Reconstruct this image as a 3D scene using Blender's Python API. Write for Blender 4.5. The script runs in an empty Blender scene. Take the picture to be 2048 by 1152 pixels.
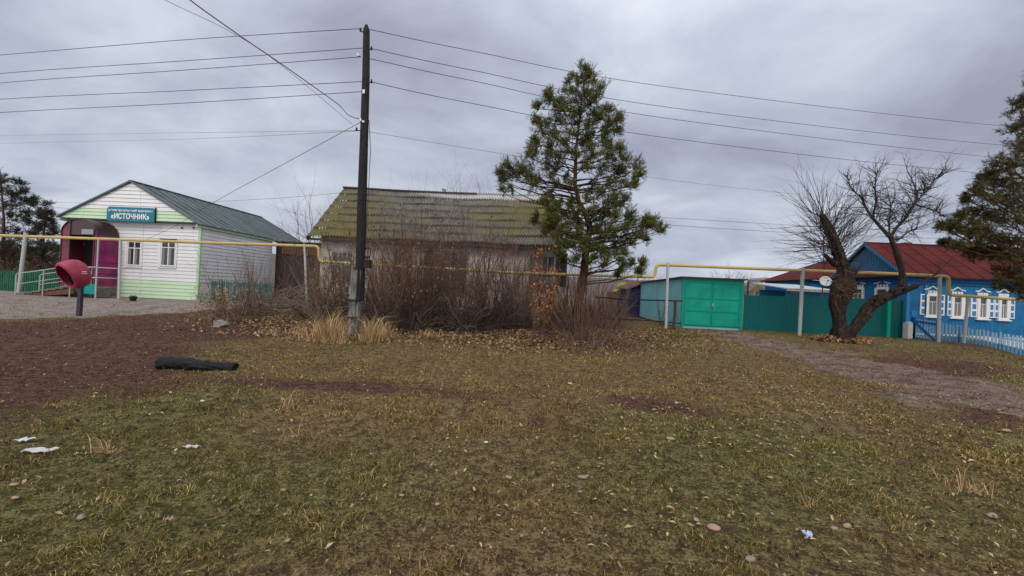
import bpy, math, random
import numpy as np
from mathutils import Vector, Matrix

# ------------------------------------------------------------------ camera, world, sun, exposure
SC = bpy.context.scene
FPX = 768.0                     # focal length in pixels of the 2048 px wide photograph
YAW, PITCH, ROLL = math.radians(2.3), math.radians(0.35), math.radians(2.6)
CAM = Vector((0, 0, 1.5))
ROT = Matrix.Rotation(YAW, 3, 'Z') @ Matrix.Rotation(math.pi/2 + PITCH, 3, 'X') @ Matrix.Rotation(ROLL, 3, 'Z')
cam = bpy.data.cameras.new('camera'); camo = bpy.data.objects.new('camera', cam)
SC.collection.objects.link(camo)
camo.matrix_world = Matrix.Translation(CAM) @ ROT.to_4x4()
cam.sensor_width = 36; cam.lens = FPX/2048*36; cam.clip_end = 2000; cam.clip_start = 0.05
SC.camera = camo

SUN_EL, SUN_AZ = math.radians(42), math.radians(192)     # azimuth of the sun seen from the place, clockwise from +Y
w = bpy.data.worlds.new("World"); SC.world = w; w.use_nodes = True
nt = w.node_tree; nt.nodes.clear(); N = nt.nodes.new; Lk = nt.links.new
def mth(op, a, b=None, c=None, clamp=False, tree=None):
    t = tree or nt
    n = t.nodes.new('ShaderNodeMath'); n.operation = op; n.use_clamp = clamp
    for i, v in enumerate((a, b, c)):
        if v is None: continue
        if isinstance(v, (int, float)): n.inputs[i].default_value = v
        else: t.links.new(v, n.inputs[i])
    return n.outputs[0]
wo = N('ShaderNodeOutputWorld'); bg = N('ShaderNodeBackground')
sky = N('ShaderNodeTexSky'); sky.sky_type = 'NISHITA'; sky.sun_disc = False
sky.sun_elevation = SUN_EL; sky.sun_rotation = SUN_AZ
tc = N('ShaderNodeTexCoord'); sep = N('ShaderNodeSeparateXYZ'); Lk(tc.outputs['Generated'], sep.inputs[0])
X_, Y_, Z_ = sep.outputs
den = mth('ADD', mth('MAXIMUM', Z_, 0.0), 0.30)
cmb = N('ShaderNodeCombineXYZ'); Lk(mth('DIVIDE', X_, den), cmb.inputs[0]); Lk(mth('DIVIDE', Y_, den), cmb.inputs[1])
def wnoise(scale, detail, rough, off):
    mp = N('ShaderNodeMapping'); mp.inputs['Location'].default_value = off; mp.inputs['Scale'].default_value = (0.8, 1, 1)
    Lk(cmb.outputs[0], mp.inputs[0])
    n = N('ShaderNodeTexNoise'); n.inputs['Scale'].default_value = scale; n.inputs['Detail'].default_value = detail
    n.inputs['Roughness'].default_value = rough; n.inputs['Distortion'].default_value = 0.35
    Lk(mp.outputs[0], n.inputs['Vector']); return n.outputs[0]
big = wnoise(0.95, 4, .5, (3.1, 7.7, 0)); fin = wnoise(2.6, 7, .58, (1.2, 0.4, 0))
cl = mth('ADD', mth('MULTIPLY', big, .62), mth('MULTIPLY', fin, .38))
ramp = N('ShaderNodeValToRGB'); Lk(cl, ramp.inputs[0])
e = ramp.color_ramp.elements
e[0].position = .38; e[0].color = (.255, .268, .335, 1)
e[1].position = .63; e[1].color = (.54, .575, .64, 1)
m = e.new(.50); m.color = (.375, .408, .485, 1)
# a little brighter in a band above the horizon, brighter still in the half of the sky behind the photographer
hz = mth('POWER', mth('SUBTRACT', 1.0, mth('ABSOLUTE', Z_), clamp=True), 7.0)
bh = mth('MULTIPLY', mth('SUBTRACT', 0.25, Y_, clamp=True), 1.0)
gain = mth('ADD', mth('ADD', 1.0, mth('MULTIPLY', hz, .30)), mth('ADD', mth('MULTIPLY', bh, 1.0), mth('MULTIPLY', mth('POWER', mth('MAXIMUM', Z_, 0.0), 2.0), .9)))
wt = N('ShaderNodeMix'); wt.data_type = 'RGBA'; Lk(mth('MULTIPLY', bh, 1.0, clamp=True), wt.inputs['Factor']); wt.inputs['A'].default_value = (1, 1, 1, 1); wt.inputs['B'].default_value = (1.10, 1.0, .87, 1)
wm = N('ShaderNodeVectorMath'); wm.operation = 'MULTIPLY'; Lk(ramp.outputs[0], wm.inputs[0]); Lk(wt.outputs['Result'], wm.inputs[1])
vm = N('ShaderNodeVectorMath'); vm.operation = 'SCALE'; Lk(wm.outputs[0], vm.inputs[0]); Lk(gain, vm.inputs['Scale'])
vs = N('ShaderNodeVectorMath'); vs.operation = 'SCALE'; Lk(sky.outputs[0], vs.inputs[0]); vs.inputs['Scale'].default_value = .1
mx = N('ShaderNodeMix'); mx.data_type = 'RGBA'; mx.inputs['Factor'].default_value = .93
Lk(vs.outputs[0], mx.inputs['A']); Lk(vm.outputs[0], mx.inputs['B'])
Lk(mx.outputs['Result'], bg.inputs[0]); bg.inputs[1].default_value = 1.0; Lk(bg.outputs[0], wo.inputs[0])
sl = bpy.data.lights.new('sun', 'SUN'); sl.energy = 1.1; sl.angle = math.radians(22); sl.color = (1, .95, .88)
so = bpy.data.objects.new('sun', sl); SC.collection.objects.link(so)
sd = Vector((math.sin(SUN_AZ)*math.cos(SUN_EL), math.cos(SUN_AZ)*math.cos(SUN_EL), math.sin(SUN_EL)))
so.rotation_euler = sd.to_track_quat('Z', 'Y').to_euler(); so.location = sd*60
SC.view_settings.view_transform = 'Standard'; SC.view_settings.look = 'None'
SC.view_settings.exposure = 0.26; SC.view_settings.gamma = 1

# ------------------------------------------------------------------ pixel <-> place helpers (2048 px photograph)
def ray(px, py): return ROT @ Vector(((px-1024)/FPX, -(py-576)/FPX, -1))
def P(px, py, Y):
    d = ray(px, py); return CAM + d*(Y/d.y)
def PX(px, py, X):
    d = ray(px, py); return CAM + d*(X/d.x)
RT = np.array(ROT.transposed())
def proj(x, y, z):
    q = np.stack([x-CAM.x, y-CAM.y, z-CAM.z], -1) @ RT.T
    dz = np.maximum(-q[..., 2], 0.05)
    return 1024+FPX*q[..., 0]/dz, 576-FPX*q[..., 1]/dz, q[..., 2] < -0.05
_T = np.random.RandomState(5).rand(256, 256)
def vn(x, y):
    xi = np.floor(x).astype(int); yi = np.floor(y).astype(int); fx = x-xi; fy = y-yi
    fx = fx*fx*(3-2*fx); fy = fy*fy*(3-2*fy); g = lambda a, b: _T[a % 256, b % 256]
    return (g(xi, yi)*(1-fx)+g(xi+1, yi)*fx)*(1-fy)+(g(xi, yi+1)*(1-fx)+g(xi+1, yi+1)*fx)*fy
def fbm(x, y, o=4):
    s = 0; a = .5; t = 0
    for i in range(o): s = s+a*vn(x*2**i+17.3*i, y*2**i+9.1*i); t += a; a *= .5
    return s/t
def ss(a, b, v):
    t = np.clip((v-a)/(b-a), 0, 1); return t*t*(3-2*t)
def gz(x, y):
    x = np.asarray(x, float); y = np.asarray(y, float)
    z = 0.12*ss(10, 17, y) + 0.16*ss(12.5, 17, y)*ss(-5, -9, x)
    z = z - 0.80*ss(0, 1, (x-8-(y-7)*1.05)/5)*ss(30, 20, y)
    z = z + .06*np.exp(-((y-5.2)/1.1)**2)*ss(-6, -3, x) - .05*np.exp(-((y-7.4)/1.0)**2)*ss(-6, -3, x)*ss(6, 4, x)
    z = z + .20*np.exp(-((x+8.2)/2.4)**2-((y-8.3)/1.2)**2)
    z = z + (fbm(x*.6, y*.6, 3)-.5)*.07*ss(24, 12, y) + (fbm(x*3.1, y*3.1, 3)-.5)*.035*ss(18, 10, y)
    z = z - 1.2*ss(34, 80, y)
    return z
def G(px, py):
    d = ray(px, py); t = 1.0; lo = 0
    tt = np.linspace(1.5, 60, 3000); xs = CAM.x+d.x*tt; ys = CAM.y+d.y*tt; zs = CAM.z+d.z*tt
    k = np.argmax(zs < gz(xs, ys)); k = k if k else 2999
    return Vector((xs[k], ys[k], float(gz(xs[k], ys[k]))))
def gr(x, y): return Vector((x, y, float(gz(x, y))))

# ------------------------------------------------------------------ materials
def mat(name, col, rough=.8, var=.25, scale=3.0, col2=None, mixs=None, bump=0.0, bscale=40, spec=.16, metal=0, stretch=(1, 1, 1), attr=False, lo=.42, hi=.62, stain=None):
    m = bpy.data.materials.new(name); m.use_nodes = True; t = m.node_tree; b = t.nodes['Principled BSDF']
    b.inputs['Roughness'].default_value = rough; b.inputs['Specular IOR Level'].default_value = spec
    b.inputs['Metallic'].default_value = metal
    tcn = t.nodes.new('ShaderNodeTexCoord'); mp = t.nodes.new('ShaderNodeMapping'); mp.inputs['Scale'].default_value = stretch
    t.links.new(tcn.outputs['Object'], mp.inputs[0])
    def noise(s, d=5, r=.6):
        n = t.nodes.new('ShaderNodeTexNoise'); n.inputs['Scale'].default_value = s; n.inputs['Detail'].default_value = d
        n.inputs['Roughness'].default_value = r; t.links.new(mp.outputs[0], n.inputs['Vector']); return n.outputs[0]
    def mixc(f, A, B, mode='MIX'):
        x = t.nodes.new('ShaderNodeMix'); x.data_type = 'RGBA'; x.blend_type = mode
        for k, v in (('Factor', f), ('A', A), ('B', B)):
            if isinstance(v, (int, float)): x.inputs[k].default_value = v
            elif isinstance(v, tuple): x.inputs[k].default_value = (*v[:3], 1)
            else: t.links.new(v, x.inputs[k])
        return x.outputs['Result']
    if attr:
        a = t.nodes.new('ShaderNodeAttribute'); a.attribute_name = 'Col'; c = a.outputs['Color']
    else: c = col
    if col2 is not None:
        mr = t.nodes.new('ShaderNodeMapRange'); mr.inputs[1].default_value = lo; mr.inputs[2].default_value = hi
        t.links.new(noise(mixs or scale, 6, .62), mr.inputs[0]); c = mixc(mr.outputs[0], c, col2)
    if stain:
        sr = t.nodes.new('ShaderNodeMapRange'); sr.inputs[1].default_value = stain[1]; sr.inputs[2].default_value = stain[2]
        t.links.new(noise(stain[3], 8, .72), sr.inputs[0]); c = mixc(sr.outputs[0], c, stain[0])
    if var > 0:
        v = mth('MULTIPLY_ADD', noise(scale), 2*var, 1-var, tree=t)
        cx = t.nodes.new('ShaderNodeCombineColor'); [t.links.new(v, cx.inputs[i]) for i in range(3)]
        c = mixc(1.0, c, cx.outputs[0], 'MULTIPLY')
    if isinstance(c, tuple): b.inputs['Base Color'].default_value = (*c[:3], 1)
    else: t.links.new(c, b.inputs['Base Color'])
    if bump:
        bn = t.nodes.new('ShaderNodeBump'); bn.inputs['Strength'].default_value = bump; bn.inputs['Distance'].default_value = .02
        t.links.new(noise(bscale, 4), bn.inputs['Height']); t.links.new(bn.outputs[0], b.inputs['Normal'])
    return m
M = {}
M['siding'] = mat('white siding', (.70, .70, .72), .45, .06, 1.2, (.60, .60, .60), 1.0, spec=.3, lo=.5, hi=.8, stain=((.42, .38, .34), .62, .8, 2.2))
M['siding_green'] = mat('pale green siding', (.50, .66, .46), .5, .06, 1.2)
M['trim_green'] = mat('pale green trim', (.40, .58, .40), .5, .05, 2)
M['dark_gap'] = mat('dark grey finish', (.07, .075, .08), .8, .1, 2)  # dark grey for the gable soffit, window hoods and lean-to roof
M['roof_green'] = mat('green steel roofing', (.060, .085, .086), .42, .22, 1.5, (.105, .130, .132), .9, spec=.45, metal=.15)
M['white'] = mat('white paint', (.72, .72, .71), .5, .08, 6)
M['white_worn'] = mat('worn white paint', (.62, .62, .60), .6, .1, 8, (.35, .34, .33), 9, lo=.58, hi=.7)
M['glass'] = mat('dark window glass', (.03, .035, .04), .12, .2, 5, spec=.6)
M['curtain'] = mat('pale net curtain', (.32, .32, .33), .9, .2, 9, stretch=(8, 1, .4))
M['purple'] = mat('purple plastic sheet', (.36, .012, .15), .3, .3, 2.2, (.17, .010, .08), 1.3, spec=.5)
M['red_sheet'] = mat('dark red plastic sheet', (.16, .015, .04), .35, .3, 2.2, (.09, .015, .03), 1.6, spec=.5)
M['purple_dark'] = mat('brown smoked sheet', (.055, .03, .028), .35, .3, 3, spec=.4)
M['door_brown'] = mat('brown steel door', (.055, .042, .04), .5, .2, 5)
M['steel'] = mat('grey painted steel', (.26, .28, .29), .5, .2, 12)
M['steel_pale'] = mat('pale grey painted post', (.42, .44, .43), .55, .14, 12, (.28, .27, .25), 14, lo=.55, hi=.72)
M['concrete'] = mat('weathered concrete', (.31, .275, .235), .9, .25, 8, (.14, .13, .12), 6, bump=.5, bscale=60)
M['steps'] = mat('brown grey step boards', (.17, .145, .125), .85, .3, 6, bump=.3)
M['teal'] = mat('teal panel', (.01, .25, .23), .5, .1, 3)
M['sign'] = mat('teal blue sign', (.025, .17, .24), .45, .06, 2)
M['letter'] = mat('white lettering', (.80, .82, .82), .5, .03, 8)
M['picket_green'] = mat('green picket paint', (.02, .15, .085), .6, .3, 7, (.012, .075, .05), 5, stretch=(3, 3, .5))
M['picket_teal'] = mat('faded teal picket paint', (.05, .155, .14), .7, .3, 7, (.03, .085, .08), 5, stretch=(3, 3, .5))
M['yellow'] = mat('yellow gas pipe paint', (.50, .37, .135), .6, .15, 3, (.43, .37, .22), 1.1, lo=.45, hi=.75)
M['pole_wood'] = mat('tarred black wood', (.013, .011, .012), .75, .4, 6, (.035, .031, .032), 10, bump=.6, bscale=30, stretch=(6, 6, .6))
M['stub'] = mat('concrete pole stub', (.20, .20, .185), .9, .3, 5, (.09, .09, .085), 4, bump=.5, bscale=50, stretch=(2, 2, .6))
M['iron'] = mat('rusty black iron', (.025, .02, .02), .7, .3, 12)
M['porcelain'] = mat('white porcelain', (.65, .65, .66), .25, .03, 6)
M['wire'] = mat('dark wire', (.05, .05, .055), .6, .05, 6)
M['wire_pale'] = mat('faded grey wire', (.22, .23, .26), .7, .05, 6)
M['phone'] = mat('faded crimson plastic', (.37, .045, .095), .5, .18, 4, (.27, .03, .055), 3, spec=.35, stain=((.20, .05, .06), .6, .7, 9))
M['phone_post'] = mat('dark grey post', (.05, .045, .055), .5, .2, 8)
M['phone_body'] = mat('phone grey body', (.20, .05, .06), .5, .3, 20)
M['whitewash'] = mat('old whitewash', (.46, .44, .40), .9, .18, 3, (.25, .22, .19), 1.6, bump=.35, bscale=30, lo=.5, hi=.7)
M['brick'] = mat('bare brown brick', (.16, .09, .065), .9, .3, 8, bump=.5)
M['dark_wood'] = mat('old dark boards', (.045, .036, .033), .85, .4, 5, (.085, .06, .05), 7, bump=.4, stretch=(5, 5, .4))
M['brown_board'] = mat('brown boards', (.12, .065, .04), .85, .3, 6, stretch=(5, 5, .4))
M['frame_old'] = mat('peeling window frame', (.36, .35, .33), .8, .25, 9, (.15, .12, .10), 12)
M['turq'] = mat('turquoise sheet paint', (.22, .48, .53), .6, .1, 2.5, (.16, .40, .45), 1.2, bump=.15, bscale=8, stain=((.22, .17, .13), .60, .70, 3.5))
M['gate'] = mat('bright green gate paint', (.006, .305, .215), .5, .14, 2.2, (.004, .23, .17), 1.4, bump=.12, bscale=5, stain=((.03, .12, .085), .60, .68, 4))
M['gate_edge'] = mat('green gate frame paint', (.005, .25, .17), .5, .15, 5)
M['tealfence'] = mat('dark teal sheet fence', (.002, .105, .110), .5, .10, 1.0, spec=.2, stain=((.02, .045, .045), .60, .74, 2.5))
M['post_green'] = mat('bright green post', (.005, .30, .20), .5, .1, 4)
M['navy'] = mat('dark blue boards', (.012, .016, .06), .7, .3, 6, stretch=(4, 4, .5))
M['blue'] = mat('blue house paint', (.012, .115, .27), .65, .22, 2.5, (.02, .165, .34), 4, bump=.15, bscale=18, stretch=(2, 2, .6), stain=((.07, .085, .10), .60, .72, 5))
M['blue_dark'] = mat('deep blue trim paint', (.008, .085, .26), .65, .2, 5)
M['blue_bright'] = mat('bright blue paint', (.03, .19, .42), .6, .15, 4)
M['gable_blue'] = mat('weathered blue boards', (.03, .12, .25), .75, .3, 4, (.07, .16, .26), 6, bump=.3, stretch=(7, 7, .35))
M['blue_picket'] = mat('light blue picket paint', (.06, .25, .43), .65, .2, 6, (.08, .25, .44), 8, stretch=(3, 3, .5))
M['white_picket'] = mat('chalky white picket paint', (.25, .42, .56), .7, .12, 6)
M['roof_red'] = mat('rusty red roofing', (.100, .014, .012), .75, .3, 1.6, (.065, .011, .011), 1.1, spec=.12, stain=((.10, .045, .035), .58, .7, 6))
M['roof_tin'] = mat('pale tin roofing', (.42, .48, .50), .5, .12, 1.5)
M['roof_moss'] = mat('mossy far roof', (.16, .13, .035), .9, .3, 1.2, (.11, .10, .08), .8)
M['far_white'] = mat('far pale wall', (.42, .42, .44), .9, .1, 1)
M['dish'] = mat('pale dish', (.55, .56, .56), .5, .1, 8)
M['bark'] = mat('dark furrowed bark', (.026, .019, .016), .95, .5, 9, (.105, .080, .058), 6, bump=1.0, bscale=14, stretch=(3.5, 3.5, .9), lo=.53, hi=.74)
M['bark_pine'] = mat('pine bark', (.085, .040, .022), .95, .4, 8, (.032, .022, .017), 5, bump=.7, bscale=22, stretch=(2, 2, .7))
M['twig'] = mat('bare grey brown twigs', (.115, .068, .050), .9, .25, 3)
M['twig_tan'] = mat('tan bare twigs', (.18, .112, .075), .9, .25, 3)
M['twig_red'] = mat('reddish bare twigs', (.095, .052, .042), .9, .25, 3)
M['twig_dark'] = mat('dark bare twigs', (.05, .038, .034), .9, .25, 3)
M['twig_pale'] = mat('pale grey twigs', (.20, .145, .115), .9, .25, 3)
M['attr'] = mat('leaf and blade tints', (1, 1, 1), .85, .0, 3, attr=True, spec=.15)
M['stone'] = mat('pale stone', (.32, .25, .19), .85, .25, 14, (.24, .20, .165), 9, bump=.3)
M['stone_pink'] = mat('pinkish stone', (.36, .23, .18), .85, .25, 14, bump=.3)
M['paper'] = mat('white litter', (.50, .49, .47), .7, .1, 20)
M['litter_blue'] = mat('pale blue litter', (.45, .52, .72), .5, .1, 20)
M['char'] = mat('charred wood', (.006, .005, .006), .45, .4, 8, (.018, .018, .022), 5, bump=.8, bscale=22, stretch=(.6, 3, 3), spec=.22, lo=.55, hi=.8)
M['hill'] = mat('far brown fields', (.135, .105, .09), 1, .2, .02, (.10, .095, .09), .03, stretch=(1, .3, 3))
M['black'] = mat('black plastic', (.008, .009, .013), .5, .2, 8)
M['leafpile'] = mat('dead leaves', (.24, .12, .06), .9, .3, 8)

# ------------------------------------------------------------------ object helpers
COL = SC.collection; ORG = {}
def setp(o, label=None, cat=None, group=None, kind=None):
    for k, v in (('label', label), ('category', cat), ('group', group), ('kind', kind)):
        if v: o[k] = v
    return o
def thing(name, label, cat, loc, group=None):
    o = bpy.data.objects.new(name, None); COL.objects.link(o); o.location = loc; o.empty_display_size = .3
    ORG[o.name] = Vector(loc); return setp(o, label, cat, group)
def link(name, me, parent=None, smooth=False):
    o = bpy.data.objects.new(name, me); COL.objects.link(o)
    if smooth: me.polygons.foreach_set('use_smooth', [True]*len(me.polygons))
    if parent is not None:
        o.parent = parent; ORG[o.name] = ORG[parent.name]
    return o
class MB:
    def __init__(s): s.v = []; s.f = []; s.c = []
    def add(s, vs, fs):
        n = len(s.v); s.v += [tuple(v) for v in vs]; s.f += [tuple(i+n for i in f) for f in fs]; return s
    def box(s, x0, x1, y0, y1, z0, z1):
        return s.add([(x, y, z) for x in (x0, x1) for y in (y0, y1) for z in (z0, z1)],
                     [(0, 1, 3, 2), (4, 6, 7, 5), (0, 4, 5, 1), (2, 3, 7, 6), (0, 2, 6, 4), (1, 5, 7, 3)])
    def quadbox(s, a, b, c, d, t):          # four corners (ccw seen from -t side) thickened by the vector t
        t = Vector(t); q = [Vector(p) for p in (a, b, c, d)]
        return s.add(q+[p+t for p in q], [(0, 1, 2, 3), (7, 6, 5, 4), (0, 4, 5, 1), (1, 5, 6, 2), (2, 6, 7, 3), (3, 7, 4, 0)])
    def prism(s, pts, t):                   # planar outline thickened by t
        n = len(pts); t = Vector(t); q = [Vector(p) for p in pts]
        return s.add(q+[p+t for p in q], [tuple(range(n)), tuple(range(2*n-1, n-1, -1))]+[(i, n+i, n+(i+1) % n, (i+1) % n) for i in range(n)])
    def bar(s, a, b, w, h=None, up=(0, 0, 1)):
        a = Vector(a); b = Vector(b); h = h or w; d = (b-a).normalized(); u = Vector(up)
        if abs(d.dot(u)) > .95: u = Vector((0, 1, 0))
        x = d.cross(u).normalized()*w/2; y = x.cross(d).normalized()*h/2
        return s.add([a-x-y, a+x-y, a+x+y, a-x+y, b-x-y, b+x-y, b+x+y, b-x+y],
                     [(3, 2, 1, 0), (4, 5, 6, 7), (0, 1, 5, 4), (1, 2, 6, 5), (2, 3, 7, 6), (3, 0, 4, 7)])
    def tube(s, pts, rs, n=6, cap=True):
        if not hasattr(rs, '__len__'): rs = [rs]*len(pts)
        pts = [Vector(p) for p in pts]; base = len(s.v); k = len(pts); ref = None
        for i, p in enumerate(pts):
            d = (pts[min(i+1, k-1)]-pts[max(i-1, 0)]); d = d.normalized() if d.length > 1e-9 else Vector((0, 0, 1))
            if ref is None: ref = Vector((1, 0, 0)) if abs(d.x) < .8 else Vector((0, 1, 0))
            x = (ref-d*ref.dot(d)).normalized(); ref = x; y = d.cross(x)
            for j in range(n):
                a = 2*math.pi*j/n; q = p+(x*math.cos(a)+y*math.sin(a))*rs[i]; s.v.append((q.x, q.y, q.z))
        for i in range(k-1):
            for j in range(n):
                a = base+i*n+j; b = base+i*n+(j+1) % n; s.f.append((a, b, b+n, a+n))
        if cap:
            s.f.append(tuple(base+j for j in range(n-1, -1, -1))); s.f.append(tuple(base+(k-1)*n+j for j in range(n)))
        return s
    def build(s, name, m, parent=None, smooth=False, label=None):
        me = bpy.data.meshes.new(name); o0 = ORG[parent.name] if parent is not None else Vector((0, 0, 0))
        me.from_pydata([(a-o0.x, b-o0.y, c-o0.z) for a, b, c in s.v], [], s.f); me.materials.append(M[m] if isinstance(m, str) else m)
        o = link(name, me, parent, smooth); ORG.setdefault(o.name, o0)
        if label: o['label'] = label
        return o
def box_of(p, q, y0, y1):      # MB box from two P() corners
    return MB().box(min(p.x, q.x), max(p.x, q.x), y0, y1, min(p.z, q.z), max(p.z, q.z))
def np_mesh(name, V, F, C, m, parent=None):
    """V (n,3), F (k,3) triangles, C (n,3) colours"""
    if parent is not None: V = V-np.array(ORG[parent.name])
    me = bpy.data.meshes.new(name); k = len(F)
    me.vertices.add(len(V)); me.vertices.foreach_set('co', V.astype(np.float32).ravel())
    me.loops.add(3*k); me.loops.foreach_set('vertex_index', F.astype(np.int32).ravel())
    me.polygons.add(k); me.polygons.foreach_set('loop_start', np.arange(0, 3*k, 3, dtype=np.int32))
    me.polygons.foreach_set('loop_total', np.full(k, 3, np.int32)); me.update(calc_edges=True)
    at = me.color_attributes.new('Col', 'FLOAT_COLOR', 'POINT')
    at.data.foreach_set('color', np.concatenate([C, np.ones((len(C), 1))], 1).astype(np.float32).ravel())
    me.materials.append(M[m] if isinstance(m, str) else m); me.validate()
    o = link(name, me, parent); return o
def blades(pos, h, wd, lean, rs, cols):
    n = len(pos); a = rs.rand(n)*2*np.pi; la = rs.rand(n)*2*np.pi; ln = lean*(rs.rand(n)*.9+.2)
    sx = np.stack([np.cos(a), np.sin(a), 0*a], -1)*(wd/2)[:, None]; ld = np.stack([np.cos(la), np.sin(la), 0*la], -1)
    up = np.zeros((n, 3)); up[:, 2] = 1
    mid = pos+up*(h*.62)[:, None]+ld*(h*ln*.35)[:, None]; tip = pos+up*(h*(1-.25*ln))[:, None]+ld*(h*ln)[:, None]
    V = np.stack([pos-sx, pos+sx, mid-sx*.8, mid+sx*.8, tip], 1).reshape(-1, 3)
    b = (np.arange(n)*5)[:, None]; F = np.concatenate([b+[0, 1, 3], b+[0, 3, 2], b+[2, 3, 4]], 1).reshape(-1, 3)
    return V, F, np.repeat(cols, 5, 0)
def flats(pos, L, W, rs, cols, tilt=.35, lift=.006):
    n = len(pos); a = rs.rand(n)*2*np.pi; t = (rs.rand(n)-.5)*2*tilt
    ax = np.stack([np.cos(a)*np.cos(t), np.sin(a)*np.cos(t), np.sin(t)], -1); sd_ = np.stack([-np.sin(a), np.cos(a), (rs.rand(n)-.5)*tilt*1.6], -1)
    c = pos+np.array([0, 0, 1])*(lift+np.abs(np.sin(t))*L/2)[:, None]; up = np.array([0, 0, 1])*(L*.12)[:, None]
    V = np.stack([c-ax*(L/2)[:, None], c+sd_*(W/2)[:, None]+up, c+ax*(L/2)[:, None], c-sd_*(W/2)[:, None]+up], 1).reshape(-1, 3)
    b = (np.arange(n)*4)[:, None]; F = np.concatenate([b+[0, 2, 1], b+[0, 3, 2]], 1).reshape(-1, 3)
    return V, F, np.repeat(cols, 4, 0)

# ------------------------------------------------------------------ ground
def gauss(px, py, cx, cy, rx, ry, rot=0):
    dx = px-cx; dy = py-cy; c, s = math.cos(rot), math.sin(rot)
    u = (dx*c+dy*s)/rx; v = (-dx*s+dy*c)/ry; return np.exp(-(u*u+v*v))
TRACK = [G(1430, 657), G(1520, 686), G(1640, 712), G(1760, 740), G(1900, 778), G(2048, 815), G(2048, 815)+Vector((4, -2.0, 0)), G(2048, 815)+Vector((12, -5, 0))]
def seg_dist(x, y, pts):
    d = np.full(x.shape, 1e9)
    for a, b in zip(pts[:-1], pts[1:]):
        ax, ay = a.x, a.y; bx, by = b.x-ax, b.y-ay; t = np.clip(((x-ax)*bx+(y-ay)*by)/(bx*bx+by*by), 0, 1)
        d = np.minimum(d, np.hypot(x-ax-t*bx, y-ay-t*by))
    return d
def masks(x, y):
    """bare soil, gravel, green: real patches of the ground"""
    z = gz(x, y); px, py, ok = proj(x, y, z); n = fbm(x*1.3, y*1.3, 4); n2 = fbm(x*.45+40, y*.45, 4)
    d = 0
    for a in ((120, 745, 260, 55, 0, 1.15), (40, 690, 220, 25, 0, .6), (20, 800, 130, 45, 0, .55), (300, 690, 170, 40, 0, .45), (640, 772, 210, 13, .03, .75),
              (900, 790, 170, 14, .08, .55), (1320, 812, 160, 22, .1, .75), (1390, 735, 90, 8, 0, .5), (1900, 735, 170, 18, .08, .9), (2000, 830, 120, 30, .1, .7),
              (1075, 845, 28, 12, 0, 1.0), (1805, 932, 45, 14, .1, .8), (560, 655, 120, 16, 0, .9), (330, 625, 120, 14, -.1, .7), (160, 658, 300, 20, 0, 1.0), (420, 668, 150, 16, 0, .55), (0, 860, 90, 30, 0, .4), (1720, 700, 160, 10, .1, .3), (1250, 700, 120, 8, 0, .35),
              (930, 660, 260, 14, 0, .8), (1190, 668, 90, 14, 0, .6), (215, 960, 90, 22, 0, .35), (1360, 1010, 60, 20, 0, .3), (1980, 690, 160, 14, .15, .6), (500, 985, 26, 12, 0, .9)):
        d = d+a[5]*gauss(px, py, *a[:5])
    d = np.where(ok, d, 0)+(n-.5)*.9+.05
    sdv = seg_dist(x, y, TRACK); hw = .85+1.0*ss(18, 8, y)
    road = ss(1.35, .45, sdv/hw+(n-.5)*1.5)
    fore = ss(-.4, .4, (y-(10.6+1.05*np.maximum(x+15.0, -3)*1.0+.9*ss(-14.5, -9, x)*6))+(n-.5)*2.2)*ss(-7.6, -8.6, x+(n-.5))*ss(22, 20, y)
    g = n2*1.3-.15
    for a in ((250, 980, 380, 120, 0, .35), (650, 1050, 400, 120, 0, .35), (1500, 1000, 340, 120, 0, .40), (980, 690, 260, 14, 0, .35), (1610, 668, 120, 14, .1, .6),
              (950, 765, 300, 26, .06, -.7), (1600, 800, 260, 60, .15, -.35), (700, 735, 200, 20, 0, .1), (1050, 950, 300, 60, 0, .05)):
        g = g+np.where(ok, a[5]*gauss(px, py, *a[:5]), 0)
    return np.clip(d, 0, 1), np.clip(road, 0, 1), np.clip(fore, 0, 1), np.clip(g, 0, 1)
NR, NC = 400, 460
v_ = np.linspace(0, math.log(900/3.2), NR); yy = -5+3.2*(np.exp(v_)-1)
uu = np.linspace(-1, 1, NC); uu = np.sign(uu)*(np.abs(uu)*.75+.25*np.abs(uu)**3)
YY, UU = np.meshgrid(yy, uu, indexing='ij'); XX = UU*2.3*(YY+8.5)
ZZ = gz(XX, YY); md, mr_, mf, mg = masks(XX, YY)
ruts = np.zeros_like(XX)
sdv = seg_dist(XX, YY, TRACK); ZZ = ZZ-.05*np.exp(-((sdv-.55)/.18)**2)*ss(20, 12, YY)
gm = bpy.data.materials.new('ground soil and turf'); gm.use_nodes = True; t = gm.node_tree; gb = t.nodes['Principled BSDF']
gb.inputs['Roughness'].default_value = .95; gb.inputs['Specular IOR Level'].default_value = .15
ga = t.nodes.new('ShaderNodeAttribute'); ga.attribute_name = 'Col'; gs = t.nodes.new('ShaderNodeSeparateColor'); t.links.new(ga.outputs['Color'], gs.inputs[0])
tcn = t.nodes.new('ShaderNodeTexCoord')
def gn(s, d=6, r=.65):
    n = t.nodes.new('ShaderNodeTexNoise'); n.inputs['Scale'].default_value = s; n.inputs['Detail'].default_value = d; n.inputs['Roughness'].default_value = r
    t.links.new(tcn.outputs['Object'], n.inputs['Vector']); return n.outputs[0]
def gmix(f, A, B, mode='MIX'):
    x = t.nodes.new('ShaderNodeMix'); x.data_type = 'RGBA'; x.blend_type = mode
    for k, v in (('Factor', f), ('A', A), ('B', B)):
        if isinstance(v, (int, float)): x.inputs[k].default_value = v
        elif isinstance(v, tuple): x.inputs[k].default_value = (*v, 1)
        else: t.links.new(v, x.inputs[k])
    return x.outputs['Result']
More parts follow.
